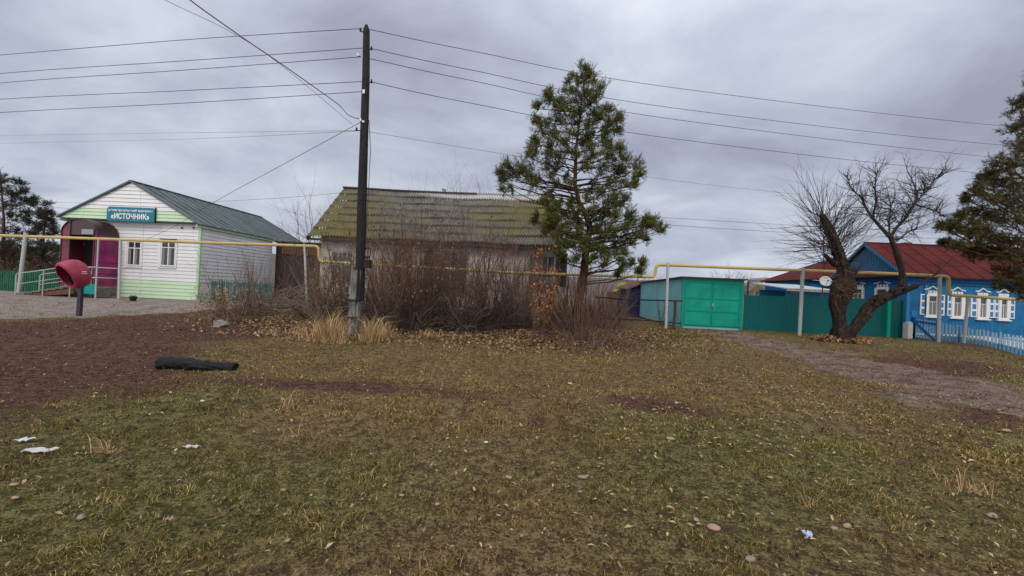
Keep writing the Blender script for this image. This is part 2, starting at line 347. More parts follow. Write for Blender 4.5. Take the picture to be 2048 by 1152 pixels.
def thr(mask, nz, amp, a, b):
    q = mth('ADD', mask, mth('MULTIPLY', mth('SUBTRACT', nz, .5, tree=t), amp, tree=t), tree=t)
    r = t.nodes.new('ShaderNodeMapRange'); r.interpolation_type = 'SMOOTHSTEP'; r.inputs[1].default_value = a; r.inputs[2].default_value = b; t.links.new(q, r.inputs[0]); return r.outputs[0]
n1, n2_, n3 = gn(9), gn(45, 5), gn(2.2, 5)
turf = gmix(thr(gs.outputs[2], n1, 1.2, .3, .8), gmix(thr(n1, n2_, 1.0, .4, .6), (.085, .052, .026), (.205, .142, .058)), gmix(thr(n1, n2_, 1.0, .4, .6), (.060, .057, .017), (.150, .130, .038)))
turf = gmix(thr(n2_, n1, .6, .45, .75), turf, (.27, .205, .105))
soil = gmix(thr(n1, n2_, .9, .35, .65), (.045, .020, .014), (.155, .082, .054))
grav = gmix(thr(n2_, n1, .8, .35, .7), (.150, .098, .076), (.33, .24, .195))
grav = gmix(thr(n3, n1, .5, .45, .65), grav, (.105, .066, .052))
grav = gmix(gs.outputs[2], grav, gmix(thr(n3, n1, .8, .4, .65), (.30, .255, .215), (.19, .155, .13)))
c = gmix(thr(gs.outputs[0], n1, 1.3, .35, .75), turf, soil)
c = gmix(thr(gs.outputs[1], n1, .9, .35, .7), c, grav)
vv = mth('MULTIPLY_ADD', gn(95, 3), 1.7, .15, tree=t); cc = t.nodes.new('ShaderNodeCombineColor'); [t.links.new(vv, cc.inputs[i]) for i in range(3)]
c = gmix(1.0, c, cc.outputs[0], 'MULTIPLY'); t.links.new(c, gb.inputs['Base Color'])
bn = t.nodes.new('ShaderNodeBump'); bn.inputs['Strength'].default_value = 1.0; bn.inputs['Distance'].default_value = .06
t.links.new(mth('ADD', n1, mth('MULTIPLY', n2_, .5, tree=t), tree=t), bn.inputs['Height']); t.links.new(bn.outputs[0], gb.inputs['Normal'])
idx = np.arange(NR*NC).reshape(NR, NC)
Q = np.stack([idx[:-1, :-1], idx[:-1, 1:], idx[1:, 1:], idx[1:, :-1]], -1).reshape(-1, 4)
VV = np.stack([XX, YY, ZZ], -1).reshape(-1, 3); CC = np.stack([md, np.maximum(mr_, mf), np.where(mf > .3, mf, mg*(1-ss(0, .4, mr_)))], -1).reshape(-1, 3)
def fm(a): return a.ravel()[Q].mean(1)
isroad = fm(mr_) > .5; isfore = (fm(mf) > .5) & ~isroad
def sheet(name, sel):
    q = Q[sel]; u, inv = np.unique(q, return_inverse=True); q = inv.reshape(-1, 4)
    o = np_mesh(name, VV[u], np.concatenate([q[:, [0, 1, 2]], q[:, [0, 2, 3]]], 0), CC[u], gm)
    o.data.polygons.foreach_set('use_smooth', [True]*len(o.data.polygons)); setp(o, kind='structure')
    return o
sheet('ground', ~isroad & ~isfore); sheet('dirt_track', isroad); sheet('forecourt', isfore)
# far hills
hx = np.linspace(-700, 900, 180); hv = []; hf = []
for r, (Yh, k) in enumerate(((150, 0), (250, .55), (330, 1.0), (420, .8))):
    for i, x in enumerate(hx):
        top = 11+9*float(ss(-60, -260, x))+2.0*math.sin(x/60.)+3.5*float(vn(np.array(x/45.), np.array(3.)))-3
        hv.append((x*(.5+.5*Yh/330), Yh, -1.3+(top+1.3)*k*(1.35 if Yh > 300 else 1)))
for r in range(3):
    for i in range(179): a = r*180+i; hf.append((a, a+1, a+181, a+180))
h = MB().add(hv, hf).build('hills', 'hill', smooth=True); setp(h, kind='structure')

# ------------------------------------------------------------------ grass, leaves (stuff)
rs = np.random.RandomState(11)
def scatter(n, y0, y1, u0=-1.95, u1=1.85, pw=1.0):
    y = y0+(y1-y0)*rs.rand(n)**pw; x = (u0+(u1-u0)*rs.rand(n))*(y+.6); return x, y
PAL = np.array([(.058, .070, .014), (.105, .104, .023), (.195, .152, .038), (.29, .19, .060), (.42, .30, .13), (.12, .068, .030)])
def blade_cols(x, y, g, n):
    r = rs.rand(n); lush = np.clip(g+.25*(rs.rand(n)-.5), 0, 1)
    idx = np.where(r < lush*.80, rs.randint(0, 3, n), np.where(r < .82, rs.choice([2, 3, 3, 5, 5], n), 4))
    pt = .40+1.2*fbm(x*1.7+11, y*1.7, 4); c = PAL[idx]*((.65+.7*rs.rand(n))*pt)[:, None]; return c
Vs, Fs, Cs = [], [], []; off = 0
def push(v, f, c):
    global off
    Vs.append(v); Fs.append(f+off); Cs.append(c); off += len(v)
for (n, y0, y1, hm, wm) in ((300000, 1.2, 4.2, .034, .0034), (330000, 4.0, 8.5, .038, .0060), (190000, 8.3, 18.5, .050, .012)):
    x, y = scatter(n, y0, y1); d, r, f, g = masks(x, y); tuft = fbm(x*2.6+7, y*2.6, 3)
    p = (1-np.clip(d*1.15-.12, 0, 1))*(1-r*.97)*(1-f)*np.clip((tuft-.25)*2.6, .42, 1)
    k = rs.rand(n) < p; x, y, g, tuft = x[k], y[k], g[k], tuft[k]; n = len(x); cl2 = fbm(x*7+3, y*7, 2)
    pos = np.stack([x, y, gz(x, y)-.004], -1)
    hh = hm*(.35+1.0*rs.rand(n)**1.6)*(.35+1.1*np.clip(tuft*1.6-.3, 0, 1.2))*(.45+1.5*np.clip((cl2-.3)*1.7, 0, 1)**1.5)
    push(*blades(pos, hh, wm*(.6+.8*rs.rand(n)), 1.3, rs, blade_cols(x, y, g, n)))
setp(np_mesh('grass', np.concatenate(Vs), np.concatenate(Fs), np.concatenate(Cs), 'attr'), 'short autumn turf, green and straw coloured, over the open ground', 'grass', kind='stuff')
# fallen willow leaves
Vs, Fs, Cs = [], [], []; off = 0
LP = np.array([(.50, .40, .20), (.42, .33, .15), (.36, .25, .11), (.48, .42, .27), (.22, .13, .07)])
x, y = scatter(150000, 1.6, 17.5); z = gz(x, y); px, py, ok = proj(x, y, z); n_ = fbm(x*1.1+5, y*1.1+2, 3)
w_ = .035+1.5*gauss(px, py, 1620, 770, 270, 36, .16)+.6*gauss(px, py, 1180, 700, 260, 16)+.5*gauss(px, py, 1850, 900, 260, 80, .1)+.28*gauss(px, py, 1300, 860, 420, 160)+.45*gauss(px, py, 1330, 690, 160, 25)+.22*gauss(px, py, 1600, 1000, 500, 120)+.10*gauss(px, py, 400, 760, 420, 60)
k = rs.rand(len(x)) < w_*np.clip((n_-.32)*2.6, .06, 1)*.72; x, y, z = x[k], y[k], z[k]; n = len(x)
L = .018+.045*rs.rand(n)**1.5; push(*flats(np.stack([x, y, z+.016], -1), L, L*(.28+.2*rs.rand(n)), rs, LP[rs.choice(5, n, p=[.22, .25, .2, .10, .23])]*(.6+.5*rs.rand(n))[:, None]))
setp(np_mesh('fallen_leaves', np.concatenate(Vs), np.concatenate(Fs), np.concatenate(Cs), 'attr'), 'pale yellow narrow leaves strewn over the grass', 'fallen leaves', kind='stuff')
# crumbs of soil, dead stalk and chaff
Vs, Fs, Cs = [], [], []; off = 0
x, y = scatter(90000, 1.4, 15, pw=1.15); z = gz(x, y); d_, r_m, f_m, g_m = masks(x, y); k = rs.rand(len(x)) < (.45+.5*fbm(x*2, y*2, 3))*(1-.6*f_m); x, y, z = x[k], y[k], z[k]; n = len(x)
L = (.010+.022*rs.rand(n))*(1+.055*y); CP = np.array([(.025, .017, .013), (.05, .033, .024), (.22, .155, .08), (.36, .27, .14), (.12, .075, .04)])
push(*flats(np.stack([x, y, z+.008], -1), L, L*(.25+.5*rs.rand(n)), rs, CP[rs.choice(5, n, p=[.33, .25, .14, .05, .23])]*(.7+.5*rs.rand(n))[:, None], .8))
setp(np_mesh('ground_debris', np.concatenate(Vs), np.concatenate(Fs), np.concatenate(Cs), 'attr'), 'crumbs of soil, dead stalks and chaff scattered over the turf', 'debris', kind='stuff')
# brown litter below the shrubs
Vs, Fs, Cs = [], [], []; off = 0
BP = np.array([(.30, .19, .10), (.22, .12, .07), (.38, .28, .16), (.14, .065, .045), (.32, .20, .08)])
x, y = scatter(52000, 9, 17, -1.1, .75); z = gz(x, y); px, py, ok = proj(x, y, z)
w_ = gauss(px, py, 1150, 678, 190, 22)+.75*gauss(px, py, 880, 668, 260, 16)+.6*gauss(px, py, 560, 640, 130, 22)+.3*gauss(px, py, 1300, 665, 120, 18)
k = rs.rand(len(x)) < w_*.8; x, y, z = x[k], y[k], z[k]; n = len(x)
L = .06+.06*rs.rand(n); push(*flats(np.stack([x, y, z+.006], -1), L, L*(.35+.3*rs.rand(n)), rs, BP[rs.choice(5, n)]*(.6+.5*rs.rand(n))[:, None], .7))
setp(np_mesh('leaf_litter', np.concatenate(Vs), np.concatenate(Fs), np.concatenate(Cs), 'attr'), 'brown and tan leaf litter lying around the foot of the shrubs', 'leaf litter', kind='stuff')
# leaf pile round the willow
tb = G(1680, 682)
a_ = rs.rand(3600)*2*np.pi; r_ = np.sqrt(rs.rand(3600)); x = tb.x-.1+np.cos(a_)*r_*1.05; y = tb.y-.15+np.sin(a_)*r_*.6
z = gz(x, y)+.16*(1-r_**2)*rs.rand(3600)+.01
L = .09+.08*rs.rand(3600); V, F, C = flats(np.stack([x, y, z], -1), L, L*.5, rs, np.array([(.34, .19, .10), (.26, .13, .065), (.40, .25, .14), (.13, .06, .04)])[rs.choice(4, 3600)], 1.2)
setp(np_mesh('leaf_pile', V, F, C, 'attr'), 'ring of orange brown dead leaves heaped round the willow base', 'leaf pile', kind='stuff')

# ------------------------------------------------------------------ store
SY = 18.6; SX1 = P(395, 598, SY).x; SX0 = P(135, 590, SY).x; SYB = 24.0; SYR = 27.6
gzs = P(395, 598, SY).z; ez = P(396, 447, SY).z; store_o = Vector(((SX0+SX1)/2, SY, gzs))
store = thing('store_building', 'white sided village store with green metal gable roof', 'store', store_o)
band = P(395, 565, SY).z; gy = P(320, 442, SY).z
def siding(x0, x1, z0, z1, y, axis='y'):
    """lapped boards: each course is tilted so that its lower edge stands proud"""
    mb = MB(); n = max(1, round((z1-z0)/.18)); s = (z1-z0)/n
    for i in range(n):
        a, b = z0+i*s, z0+(i+1)*s
        if axis == 'y': mb.add([(x0, y-.030, a+.012), (x1, y-.030, a+.012), (x1, y-.004, b), (x0, y-.004, b), (x0, y+.012, a+.012), (x1, y+.012, a+.012)], [(0, 1, 2, 3), (4, 5, 1, 0)])
        else: mb.add([(y+.030, x0, a+.012), (y+.030, x1, a+.012), (y+.004, x1, b), (y+.004, x0, b), (y-.012, x0, a+.012), (y-.012, x1, a+.012)], [(0, 1, 2, 3), (4, 5, 1, 0)])
    return mb
core = MB().box(SX0+.01, SX1-.01, SY+.02, SYB, gzs-.3, ez-.02)
for a in (siding(SX0, SX1, band, gy, SY), siding(SY, SYB, band, ez-.02, SX1, 'x')): core.add(a.v, a.f)
wall = core.build('wall', 'siding', store)
lo_ = siding(SX0, SX1, gzs-.25, band, SY); q = siding(SY, SYB, gzs-.25, gzs+.25, SX1, 'x'); lo_.add(q.v, q.f)
lo_.build('lower_siding', 'siding_green', store, label='pale green lowest courses of siding')
MB().box(SX1-.09, SX1+.035, SY-.035, SY+.05, gzs-.25, ez).build('corner_strip', 'trim_green', store)
for px_ in (285, 382-150+0, ):
    pass
MB().bar((P(285, 500, SY).x, SY-.028, gzs-.2), (P(285, 500, SY).x, SY-.028, gy), .03, .012).build('joint_strip', 'siding', store)
# gable
apx = P(262, 365, SY-.35); el = P(120, 432, SY-.35); er = P(394, 446, SY-.35); yf = SY-.30
zb = P(330, 443, yf).z; gab = MB(); ng = 13; H = apx.z-zb
lz = [zb, zb+.40*H, apx.z-.03]
def gx(z): 
    l = el.x+(apx.x-el.x)*max(0, (z-el.z))/(apx.z-el.z); r = er.x+(apx.x-er.x)*max(0, (z-er.z))/(apx.z-er.z); return l, r
def gable_part(z0, z1):
    mb = MB(); n = round((z1-z0)/.18)
    for i in range(n):
        a, b = z0+(z1-z0)*i/n, z0+(z1-z0)*(i+1)/n; (l0, r0), (l1, r1) = gx(a), gx(b)
        mb.add([(l0, yf-.028, a+.012), (r0, yf-.028, a+.012), (r1, yf, b), (l1, yf, b), (l0, yf+.01, a+.012), (r0, yf+.01, a+.012)], [(0, 1, 2, 3), (4, 5, 1, 0)])
    return mb
zmid = zb+.27*H
gable_part(zb, zmid).build('gable_lower', 'siding_green', store, label='pale green strip across the foot of the gable')
gp = gable_part(zmid, apx.z-.02); gp.prism([(el.x+.1, SY+.01, zb), (er.x-.1, SY+.01, zb), (apx.x, SY+.01, apx.z-.06)], (0, .1, 0)).build('gable', 'siding', store)
MB().box(el.x, er.x, yf, SY+.02, zb-.05, zb-.005).build('gable_soffit', 'dark_gap', store)
for px_ in (167, 281):
    zt = el.z+(apx.z-el.z)*((P(px_, 400, yf).x-el.x)/(apx.x-el.x)) if px_ < 262 else apx.z-.25
    MB().bar((P(px_, 400, yf).x, yf-.022, zb+.02), (P(px_, 400, yf).x, yf-.022, zt-.05), .03, .01).build('joint_strip', 'siding', store)
# roof with standing seams running down the slope
yr0, yr1 = SY-.42, SYR
rf = MB(); ov = .12
el2 = Vector((el.x-ov, 0, el.z-.07)); er2 = Vector((er.x+ov, 0, er.z-.07)); ap = Vector((apx.x, 0, apx.z+.03))
for e_ in (el2, er2):
    a = [(e_.x, yr0, e_.z), (e_.x, yr1, e_.z), (ap.x, yr1, ap.z), (ap.x, yr0, ap.z)]
    if e_ is el2: a = a[::-1]
    rf.quadbox(*a, (0, 0, .04))
roof = rf.build('roof', 'roof_green', store)
sm = MB(); ns = 17
for i in range(ns+1):
    y_ = yr0+.01+(yr1-yr0-.02)*i/ns
    for e_ in (el2, er2):
        sm.bar((e_.x, y_, e_.z+.055), (ap.x, y_, ap.z+.055), .03, .045)
sm.bar((ap.x, yr0, ap.z+.06), (ap.x, yr1, ap.z+.06), .14, .05).build('roof_seam', 'roof_green', roof)
MB().bar((er.x+.02, yr0+.03, er.z-.13), (er.x+.02, yr1, er.z-.13), .05, .13).build('eaves_board', 'trim_green', store); MB().bar((el.x+.02, yr0+.03, el.z-.15), (el.x+.02, yr1, el.z-.15), .05, .13).build('eaves_board', 'trim_green', store)
# windows of the store
for (a, b, c, d) in ((258, 482, 283, 532), (325, 480, 352, 533)):
    p, q = P(a, b, SY), P(c, d, SY); fr = MB(); x0, x1, z0, z1 = p.x, q.x, q.z, p.z; yw = SY-.03
    rv = MB().box(x0-.16, x0-.03, yw-.02, SY-.005, z0-.06, z1+.05).box(x1+.0, x1+.05, yw-.02, SY-.005, z0-.06, z1+.05).box(x0-.16, x1+.05, yw-.05, SY-.005, z0-.10, z0-.05).build('window', 'white', store)
    t_ = .055; zc = z1-.30*(z1-z0); xc = (x0+x1)/2-.02
    for bx in ((x0, x0+t_, z0, z1), (x1-t_, x1, z0, z1), (x0+t_, x1-t_, z0, z0+t_), (x0+t_, x1-t_, z1-t_, z1), (x0+t_, x1-t_, zc, zc+.045), (xc, xc+.05, z0+t_, zc), (xc, xc+.05, zc+.045, z1-t_)):
        fr.box(bx[0], bx[1], yw-.035, yw+.01, bx[2], bx[3])
    fr.build('window_frame', 'white', rv)
    MB().box(x0+.01, x1-.01, yw-.008, SY-.012, z0+.01, z1-.01).build('pane', 'glass', rv)
    cm = MB()
    for s_ in (x0+.08, xc+.06):
        for j in range(4): cm.box(s_+j*.028, s_+j*.028+.016, yw-.014, yw-.009, z0+.06, zc-.02)
    cm.build('curtain', 'curtain', rv)
    MB().box(x0-.06, x1+.02, yw-.07, SY-.004, z1+.02, z1+.06).build('window_hood', 'dark_gap', rv)
for px_ in (366, 389):
    p = P(px_, 456, SY); MB().box(p.x-.03, p.x+.03, SY-.09, SY-.02, p.z-.03, p.z+.03).build('wall_hook', 'iron', store)
# arched porch enclosure
py0 = SY-1.0; pl, pr = P(121, 500, py0).x, P(194, 500, py0).x; pz0 = P(180, 572, py0).z; pzt = P(157, 438, py0).z; pze = P(194, 470, py0).z
cxp = (pl+pr)/2; rp = (pr-pl)/2
def arch_z(x): return pze+(pzt-pze)*math.sqrt(max(0, 1-((x-cxp)/rp)**2))
def arch_panel(xa, xb, zlo, y, th=.03, n=8):
    xs = [xa+(xb-xa)*i/n for i in range(n+1)]; return MB().prism([(xa, y, zlo), (xb, y, zlo)]+[(x, y, arch_z(x)) for x in reversed(xs)], (0, th, 0))
porch = MB()
xs = [cxp-rp*math.cos(math.pi*i/16) for i in range(17)]
for xa, xb in zip(xs[:-1], xs[1:]):
    porch.quadbox((xa, py0-.05, arch_z(xa)), (xb, py0-.05, arch_z(xb)), (xb, SY-.03, arch_z(xb)), (xa, SY-.03, arch_z(xa)), (0, 0, .03))
porch_o = porch.build('porch_canopy', 'purple_dark', store)
xo0, xo1 = P(139, 500, py0).x, P(188, 500, py0).x; zo = P(170, 470, py0).z
arch_panel(pl+.015, xo0, pz0, py0).build('porch_panel', 'red_sheet', porch_o)
arch_panel(xo1, pr-.015, pz0, py0).build('porch_panel', 'purple', porch_o)
arch_panel(xo0+.002, xo1-.002, zo, py0+.004).build('porch_fanlight', 'purple_dark', porch_o)
MB().box(pr-.03, pr-.002, py0+.035, SY-.03, pz0, pze).build('porch_side', 'purple', porch_o, label='bright magenta side sheet')
MB().box(pl+.002, pl+.03, py0+.035, SY-.03, pz0, pze).build('porch_side', 'red_sheet', porch_o)
rib = MB()
for zz_ in (P(210, 525, py0).z, P(210, 548, py0).z): rib.box(pr+.001, pr+.02, py0, SY-.03, zz_-.018, zz_+.018)
for xx in (pl+.02, xo0, xo1, pr-.02): rib.box(xx-.018, xx+.018, py0-.03, py0-.005, pz0-.02, arch_z(xx)-.01)
rib.box(pl, xo0, py0-.02, py0-.004, P(130, 525, py0).z-.018, P(130, 525, py0).z+.018)
rib.build('porch_rib', 'purple_dark', porch_o)
MB().box(P(167, 460, py0).x, P(190, 460, py0).x, py0-.08, py0-.035, P(180, 469, py0).z, P(180, 459, py0).z).build('porch_lamp', 'steel', porch_o)
dr = MB().box(P(140, 500, SY).x, P(196, 500, SY).x, SY-.07, SY-.024, pz0, zo+.1).build('door', 'door_brown', store)
ds_ = P(163, 488, SY-.1); MB().tube([(ds_.x, SY-.085, ds_.z), (ds_.x, SY-.072, ds_.z)], .14, 14).build('door_panel', 'steel', dr)
MB().box(pl, pr, py0+.05, SY-.02, gzs-.3, pz0-.01).build('porch_base', 'concrete', store)
# entrance stairs run up along the wall from the left
st = thing('entrance_stairs', 'dark entrance steps with grey steel handrails at the store door', 'stairs', (P(90, 595, 17.2).x, 17.2, gzs))
ya, yb = 16.75, 17.55; xs0, xs1, xl = P(33, 590, ya).x, P(142, 560, ya).x, P(194, 560, ya).x; zl = pz0-.02; gz0 = float(gz(xs0, ya)); ns = 7
sm = MB()
for i in range(ns):
    x0 = xs0+(xs1-xs0)*i/ns; zt = gz0+(zl-gz0)*(i+1)/ns; sm.box(x0-.03, x0+(xs1-xs0)/ns, ya, yb, zt-.06, zt)
sm.build('step', 'steps', st)
MB().prism([(xs0+.2, ya+.04, gz0-.1), (xs1+.1, ya+.04, gz0+.15), (xs1+.1, ya+.04, zl-.07), (xs0+.2, ya+.04, gz0+.03)], (0, .08, 0)).build('stringer', 'brown_board', st)
MB().box(xs1, xl+.05, ya, SY-1.06, zl-.10, zl).build('landing', 'steps', st)
MB().box(P(163, 570, ya).x, xl-.03, ya-.02, ya+.02, P(180, 588, ya).z, P(180, 568, ya).z).build('side_panel', 'teal', st, label='teal panel under the landing')
for y_ in (ya-.03, yb+.03):
    rl = MB(); r0, r1 = Vector((xs0-.02, y_, gz0+.95)), Vector((xs1, y_, zl+.92))
    lw = Vector((0, 0, -.48)); rl.tube([r0+Vector((0, 0, -.06)), r0+Vector((.05, 0, .01)), r1, r1+Vector((xl-xs1, 0, 0))], .022, 6).tube([r0+lw, r1+lw, r1+lw+Vector((xl-xs1, 0, 0))], .016, 6)
    rl.tube([(xs0-.02, y_, gz0-.05), (xs0-.02, y_, gz0+.92)], .024, 6)
    for f_ in (.5, 1.0): rl.tube([(xs0+(xs1-xs0)*f_, y_, gz0-.05), (xs0+(xs1-xs0)*f_, y_, gz0+.95+(zl+.92-gz0-.95)*f_)], .02, 6)
    rl.build('handrail', 'steel_pale', st)
MB().tube([(xl, ya-.03, gz0-.1), (xl, ya-.03, P(196, 478, ya).z)], .03, 8).build('rail_post', 'steel_pale', st)
# sign
sg0, sg1 = P(215, 413, yf-.08), P(309, 443, yf-.08); sgn = thing('shop_sign', 'teal blue shop sign with white lettering on the store gable', 'sign', ((sg0.x+sg1.x)/2, yf-.1, sg0.z-.3))
ang = -0.012; sx0, sx1 = sg0.x, sg1.x; sz1 = P(262, 414.5, yf-.1).z; sz0 = P(262, 443, yf-.1).z; ys = yf-.10; ch = .10
MB().prism([(sx0, ys, sz0+ch), (sx0+ch*.7, ys, sz0), (sx1-ch*.5, ys, sz0), (sx1, ys, sz0+.03), (sx1, ys, sz1-.04), (sx1-ch, ys, sz1), (sx0+ch, ys, sz1), (sx0, ys, sz1-ch)], (0, .04, 0)).build('sign_board', 'sign', sgn)
MB().box(sx1+.005, sx1+.03, ys, ys+.06, sz0-.02, sz1+.03).build('sign_edge', 'iron', sgn)
def text_obj(s, x, y, z, w, hgt, m, parent, name='lettering', bold=.012):
    cu = bpy.data.curves.new('t', 'FONT'); cu.body = s; cu.align_x = 'CENTER'; cu.align_y = 'CENTER'; cu.extrude = .004; cu.offset = bold
    o = bpy.data.objects.new('t', cu); COL.objects.link(o); dg = bpy.context.evaluated_depsgraph_get()
    me = bpy.data.meshes.new_from_object(o.evaluated_get(dg)); bpy.data.objects.remove(o)
    co = np.zeros(len(me.vertices)*3); me.vertices.foreach_get('co', co); co = co.reshape(-1, 3)
    mn, mx_ = co.min(0), co.max(0); c_ = (mn+mx_)/2; sxx = w/(mx_[0]-mn[0]); szz = hgt/(mx_[1]-mn[1]); o0 = ORG[parent.name]
    out = np.stack([(co[:, 0]-c_[0])*sxx+x-o0.x, y-co[:, 2]-o0.y, (co[:, 1]-c_[1])*szz+z-o0.z], -1)
    me.vertices.foreach_set('co', out.ravel()); me.materials.clear(); me.materials.append(M[m]); me.update()
    return link(name, me, parent)
sw = sx1-sx0; shh = sz1-sz0
text_obj('универсальный магазин', (sx0+sx1)/2, ys-.012, sz1-.25*shh, sw*.93, shh*.22, 'letter', sgn)
text_obj('«ИСТОЧНИК»', (sx0+sx1)/2, ys-.012, sz0+.36*shh, sw*.80, shh*.40, 'letter', sgn, bold=.02)
# planter by wall
pp = G(266, 602); pl_ = thing('flower_pot', 'small dark pot standing at the foot of the store wall', 'flower pot', pp)
MB().tube([pp, pp+Vector((0, 0, .18)), pp+Vector((0, 0, .2))], [.10, .14, .145], 10).build('pot', 'iron', pl_)
q = MB()
for i in range(14):
    a = i*2.4; q.tube([pp+Vector((0, 0, .17)), pp+Vector((.12*math.cos(a), .12*math.sin(a), .27))], [.012, .003], 3)
q.build('dry_plant', 'twig', pl_)

# ------------------------------------------------------------------ picket fences
def picket_fence(name, label, A, B, h, m, pitch=.12, pw=.075, seed=1, parent_label=None, m2=None, postm='steel', nposts=3, cat='picket fence'):
    A, B = Vector(A), Vector(B); d = Vector((B.x-A.x, B.y-A.y, 0)); L = d.length; d.normalize(); nrm = Vector((d.y, -d.x, 0))
    r = random.Random(seed); f = thing(name, label, cat, (A+B)/2); mb = MB(); mb2 = MB(); n = int(L/pitch)
    for i in range(n):
        c = A+d*(i*pitch+pitch/2)+Vector((0, 0, 0)); z0 = float(gz(c.x, c.y))+.05; hh = h*(1+r.uniform(-.035, .035)); z0 = A.z+(B.z-A.z)*i/n+.05
        lean = r.uniform(-.012, .012); a = c-d*pw/2; b = c+d*pw/2; s_ = d*lean
        top = z0+hh
        def pk(mm, za, zb_, tip):
            o1 = s_*((za-z0)/hh); o2 = s_*((zb_-z0)/hh)
            pts = [(a.x+o1.x, a.y+o1.y, za), (b.x+o1.x, b.y+o1.y, za), (b.x+o2.x, b.y+o2.y, zb_-(.04 if tip else 0))]
            if tip: pts.append(((a.x+b.x)/2+o2.x, (a.y+b.y)/2+o2.y, zb_))
            pts.append((a.x+o2.x, a.y+o2.y, zb_-(.04 if tip else 0)))
            mm.prism(pts, -nrm*.018)
        if m2: pk(mb, z0, z0+hh*.48, False); pk(mb2, z0+hh*.48, top, True)
        else: pk(mb, z0, top, True)
    mb.build('picket_panel', m, f)
    if m2: mb2.build('picket_top_panel', m2, f, label='chalky white upper half of the pickets')
    off_ = -nrm*.045
    rr = MB()
    for k_ in (.22, .78): rr.bar(A+off_+Vector((0, 0, .05+h*k_)), B+off_+Vector((0, 0, .05+h*k_)), .03, .06)
    rr.build('rail', m, f)
    for i in range(nposts):
        c = A.lerp(B, (i+.5)/nposts)-nrm*.10; MB().bar(c+Vector((0, 0, -.15)), c+Vector((0, 0, h+.02)), .07).build('post', postm, f)
    return f
picket_fence('picket_fence', 'green wooden picket fence left of the store steps', P(-140, 592, 18.9), P(122, 596, 18.9), P(40, 541, 18.9).z-P(40, 595, 18.9).z-.05, 'picket_green', seed=3)
a_ = Vector((SX1+.15, 19.2, float(gz(SX1, 19.2)))); b_ = Vector((P(545, 600, 19.4).x, 19.4, float(gz(-12, 19.4))))
picket_fence('picket_fence', 'faded teal picket fence between the store corner and the brush', a_, b_, 1.0, 'picket_teal', seed=8)

# ------------------------------------------------------------------ payphone
pb = G(158, 632); ph = thing('payphone', 'crimson hooded street payphone on a dark post by the store', 'payphone', pb)
S = pb.y/FPX; hc = P(153, 549, pb.y); top_p = P(162, 572, pb.y)
MB().bar(pb-Vector((0, 0, .2)), Vector((top_p.x, pb.y, top_p.z)), .12, .09, up=(0, 1, 0)).build('post', 'phone_post', ph)
ax = Vector((-.16, -.95, -.27)).normalized(); up_ = (Vector((0, 0, 1))-ax*ax.z).normalized(); sd2 = ax.cross(up_)
prof = [(.40, .33), (.385, .385), (.30, .415), (.15, .435), (0, .43), (-.15, .395), (-.27, .31), (-.35, .19), (-.385, .08), (-.39, .0)]
hv, hf = [], []; ns = 28; sc = 31*S/.42
for i, (t_, r_) in enumerate(prof):
    for j in range(ns):
        a = 2*math.pi*j/ns; kx = 1.0 if math.sin(a) > 0 else .93
        slant = .10*math.sin(a)*max(0, t_)/.4
        q = hc+(ax*(t_+slant-.03)*.66+up_*r_*math.sin(a)*kx+sd2*r_*.74*math.cos(a))*sc; hv.append(q)
for i in range(len(prof)-1):
    for j in range(ns): a = i*ns+j; b = i*ns+(j+1) % ns; hf.append((a, b, b+ns, a+ns))
hood = MB().add(hv, hf).build('hood', 'phone', ph, smooth=True)
sol = hood.modifiers.new('s', 'SOLIDIFY'); sol.thickness = .025; sol.offset = -1
MB().tube([hv[j] for j in range(ns)]+[hv[0]], .016, 6).build('rim', 'phone', hood, smooth=True)
bc = hc-ax*.04*sc-up_*.12*sc; bd = MB(); e1, e2, e3 = ax*.09*sc, up_*.22*sc, sd2*.14*sc
bd.add([bc+e1*i+e2*j+e3*k for i in (-1, 1) for j in (-1, 1) for k in (-1, 1)], [(0, 1, 3, 2), (4, 6, 7, 5), (0, 4, 5, 1), (2, 3, 7, 6), (0, 2, 6, 4), (1, 5, 7, 3)])
bdo = bd.build('phone_box', 'phone_body', ph)
fc = bc+e1*1.06; MB().quadbox(fc+e2*.15-e3*.6, fc+e2*.15+e3*.5, fc+e2*.6+e3*.5, fc+e2*.6-e3*.6, ax*.02).build('keypad', 'porcelain', bdo)
MB().tube([fc+e3*.8+e2*.7+ax*.03, fc+e3*.85+ax*.06, fc+e3*.8-e2*.7+ax*.03], [.03, .018, .03], 8).build('handset', 'black', bdo)
lt = MB()
for (pa, pb2, yy_) in ((164, 173, 543.5), (164, 175, 547)):
    # a worn strip of lettering on the near flank of the hood
    for k in range(6):
        x0 = pa+(pb2-pa)*k/6; 
        d_ = ray(x0+.6, yy_); best = None
        o_ = CAM; cc_ = hc; b_q = (o_-cc_).dot(d_); r0 = .335*sc; aa = d_.dot(d_); disc = b_q*b_q-aa*((o_-cc_).dot(o_-cc_)-r0*r0)
        if disc > 0:
            t0 = (-b_q-math.sqrt(disc))/aa; p_ = o_+d_*(t0-.004); nn = (p_-cc_).normalized(); uu_ = nn.cross(Vector((0, 0, 1))).normalized()*.008; ww = uu_.cross(nn).normalized()*.012
            lt.quadbox(p_-uu_-ww, p_+uu_-ww, p_+uu_+ww, p_-uu_+ww, nn*.006)
lt.build('faded_lettering', 'white_worn', hood)

